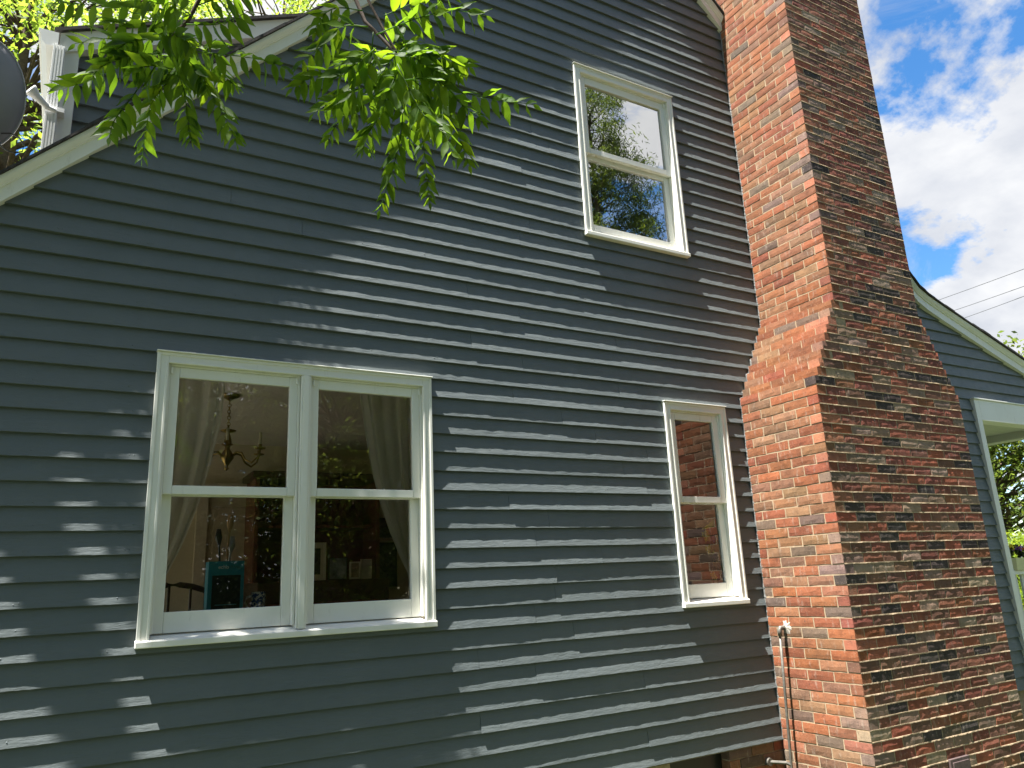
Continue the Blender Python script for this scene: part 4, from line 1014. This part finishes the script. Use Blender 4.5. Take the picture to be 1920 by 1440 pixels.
for path, npair, sz in order_r:
    t0 = T0+lr.uniform(-.16, .18); dt = lr.uniform(-.16, .14)
    ctrl = [P(u, v, t0+dt*i/(len(path)-1)) for i, (u, v) in enumerate(path)]
    # resample smoothly
    pts = []
    for s_ in np.linspace(0, len(ctrl)-1, 14):
        i = min(int(s_), len(ctrl)-2); f = s_-i; p0 = ctrl[max(i-1, 0)]; p1 = ctrl[i]; p2 = ctrl[i+1]; p3 = ctrl[min(i+2, len(ctrl)-1)]
        pts.append(.5*((2*p1)+(-p0+p2)*f+(2*p0-5*p1+4*p2-p3)*f*f+(-p0+3*p1-3*p2+p3)*f**3))
    m = MB(); m.tube(pts, [.0017*(1-.6*i/13) for i in range(14)], 5); lf = m.build('leaf', LEAF_NEAR, sh_t, smooth=True)
    L = sum((pts[i+1]-pts[i]).length for i in range(13))
    npair += 2
    for j in range(npair+1):
        s_ = .18+.82*j/npair; x = s_*13; i = min(int(x), 12); p = pts[i].lerp(pts[i+1], x-i); tg = (pts[i+1]-pts[i]).normalized()
        view = (CAMV-p).normalized(); side = tg.cross(view).normalized()
        for sd in ((0,) if j == npair else (-1, 1)):
            size = .055*sz*(.62+.5*math.sin(math.pi*min(1, .25+.65*s_)))*lr.uniform(.85, 1.12)*(.62 if s_ > .93 else .8 if s_ > .8 else 1)
            d = (tg*(.55 if sd else 1.0)+side*sd*lr.uniform(.55, .95)+Vector((0, 0, -1))*lr.uniform(.45, .95)+view*lr.uniform(-.35, .35)).normalized()
            nrm = (view*lr.uniform(.2, 1.0)+Vector((0, 0, 1))*lr.uniform(.0, .8)+Vector((lr.uniform(-.5, .5), lr.uniform(-.5, .5), lr.uniform(-.2, .4))))
            zax = (nrm-d*nrm.dot(d)).normalized(); yax = zax.cross(d)
            rot = Matrix((d, yax, zax)).transposed()
            lm = LM[lr.randrange(5)]
            if nleaf < 300:
                o = bpy.data.objects.new('leaflet', lm); col.objects.link(o); o.parent = lf; o.location = p-wloc(lf); o.rotation_euler = rot.to_euler(); o.scale = (size,)*3
            else:
                for v in lm.vertices: extraV.append(tuple(rot @ (v.co*size)+p))
                eo = len(extraV)-len(lm.vertices); extraF += [tuple(eo+k for k in q.vertices) for q in lm.polygons]
            nleaf += 1
me = bpy.data.meshes.new('leaflets'); me.from_pydata(extraV, [], extraF); me.materials.append(leaf_mat('near_leaflet_mass', (.058, .128, .016), (.205, .37, .016), False, mixf=.58)); me.polygons.foreach_set('use_smooth', [True]*len(me.polygons))
o = bpy.data.objects.new('leaflets', me); col.objects.link(o); put(o, sh_t); o['kind'] = 'stuff'
# higher boughs over the roof edge, out of the picture, that dapple the wall
rd = np.random.default_rng(5)
def sunline(x, z, t): return (x-.36*t, -.0-.057*t, z+t)
cs, rs_ = [], []
for (x, z, t, r) in [(-.15, 1.7, 5.2, .34), (.35, 1.75, 5.6, .36), (-.4, 2.3, 5.0, .34), (.1, 2.35, 5.5, .34), (-.3, .85, 5.8, .22), (.15, .95, 6.0, .30), (.55, .75, 6.2, .26), (-1.0, 1.55, 5.6, .10), (-.95, 1.2, 5.6, .10)]:
    cs.append(sunline(x, z, t)); rs_.append(r)
V, F = leaves(cs, rs_, 260, .08, 71, .42); o = bpy.data.objects.new('crown', np_mesh('crown', V, F, LEAF_B, 4)); col.objects.link(o); put(o, sh_t)
m = MB()
for c in cs: m.tube([(-3.4, -3.6, 8.0), tuple((np.array(c)+np.array([-3.4, -3.6, 8.6]))/2), c], [.03, .018, .006], 6, False)
m.build('limb', BARK, sh_t, fix=False)

# unseen main crown, added behind the camera to shade yard and wall
rc = np.random.default_rng(91); cs = []
while len(cs) < 300:
    q = rc.uniform(-1, 1, 3)
    if q@q > 1: continue
    c = np.array([-2.2, -7.0, 9.2])+q*np.array([5.2, 5.2, 2.4])
    if c[1] > -2.2 or (c[0] > 2.6 and c[1] > -9): continue
    cs.append(c)
V, F = leaves(cs, rc.uniform(.5, 1.0, len(cs)), 110, .15, 92, .42); o = bpy.data.objects.new('crown', np_mesh('crown', V, F, LEAF_B, 4)); col.objects.link(o); put(o, sh_t)
m = MB()
for c in cs[::4]: m.tube([(-3.5, -3.9, 6.5+rc.uniform(-1, 1)), (np.array([-3.4, -3.9, 7.4])+c)/2+rc.normal(0, .2, 3), c], [.06, .035, .008], 6, False)
m.build('limb', BARK, sh_t, fix=False)

# ------------------------------------------------------------------ overhead wires
WIRE = simple('wire_grey', (.10, .10, .11), .6)
for (a, b), lab in zip((((1740, 569), (1960, 493)), ((1770, 588), (1960, 526)), ((1790, 602), (1960, 544))), ('top overhead wire against the clouds', 'middle overhead wire against the clouds', 'lowest overhead wire against the clouds')):
    A, B = Vector(at_t(*a, 34)), Vector(at_t(*b, 27)); d = B-A; A2, B2 = A-d*3.0, B+d*1.5
    m = MB(); m.tube([A2+(B2-A2)*i/20+Vector((0, 0, -.35*math.sin(math.pi*i/20)+.35*math.sin(math.pi*.6))) for i in range(21)], .012, 6)
    tag(m.build('overhead_wire', WIRE), lab, 'wire', 'overhead wires')
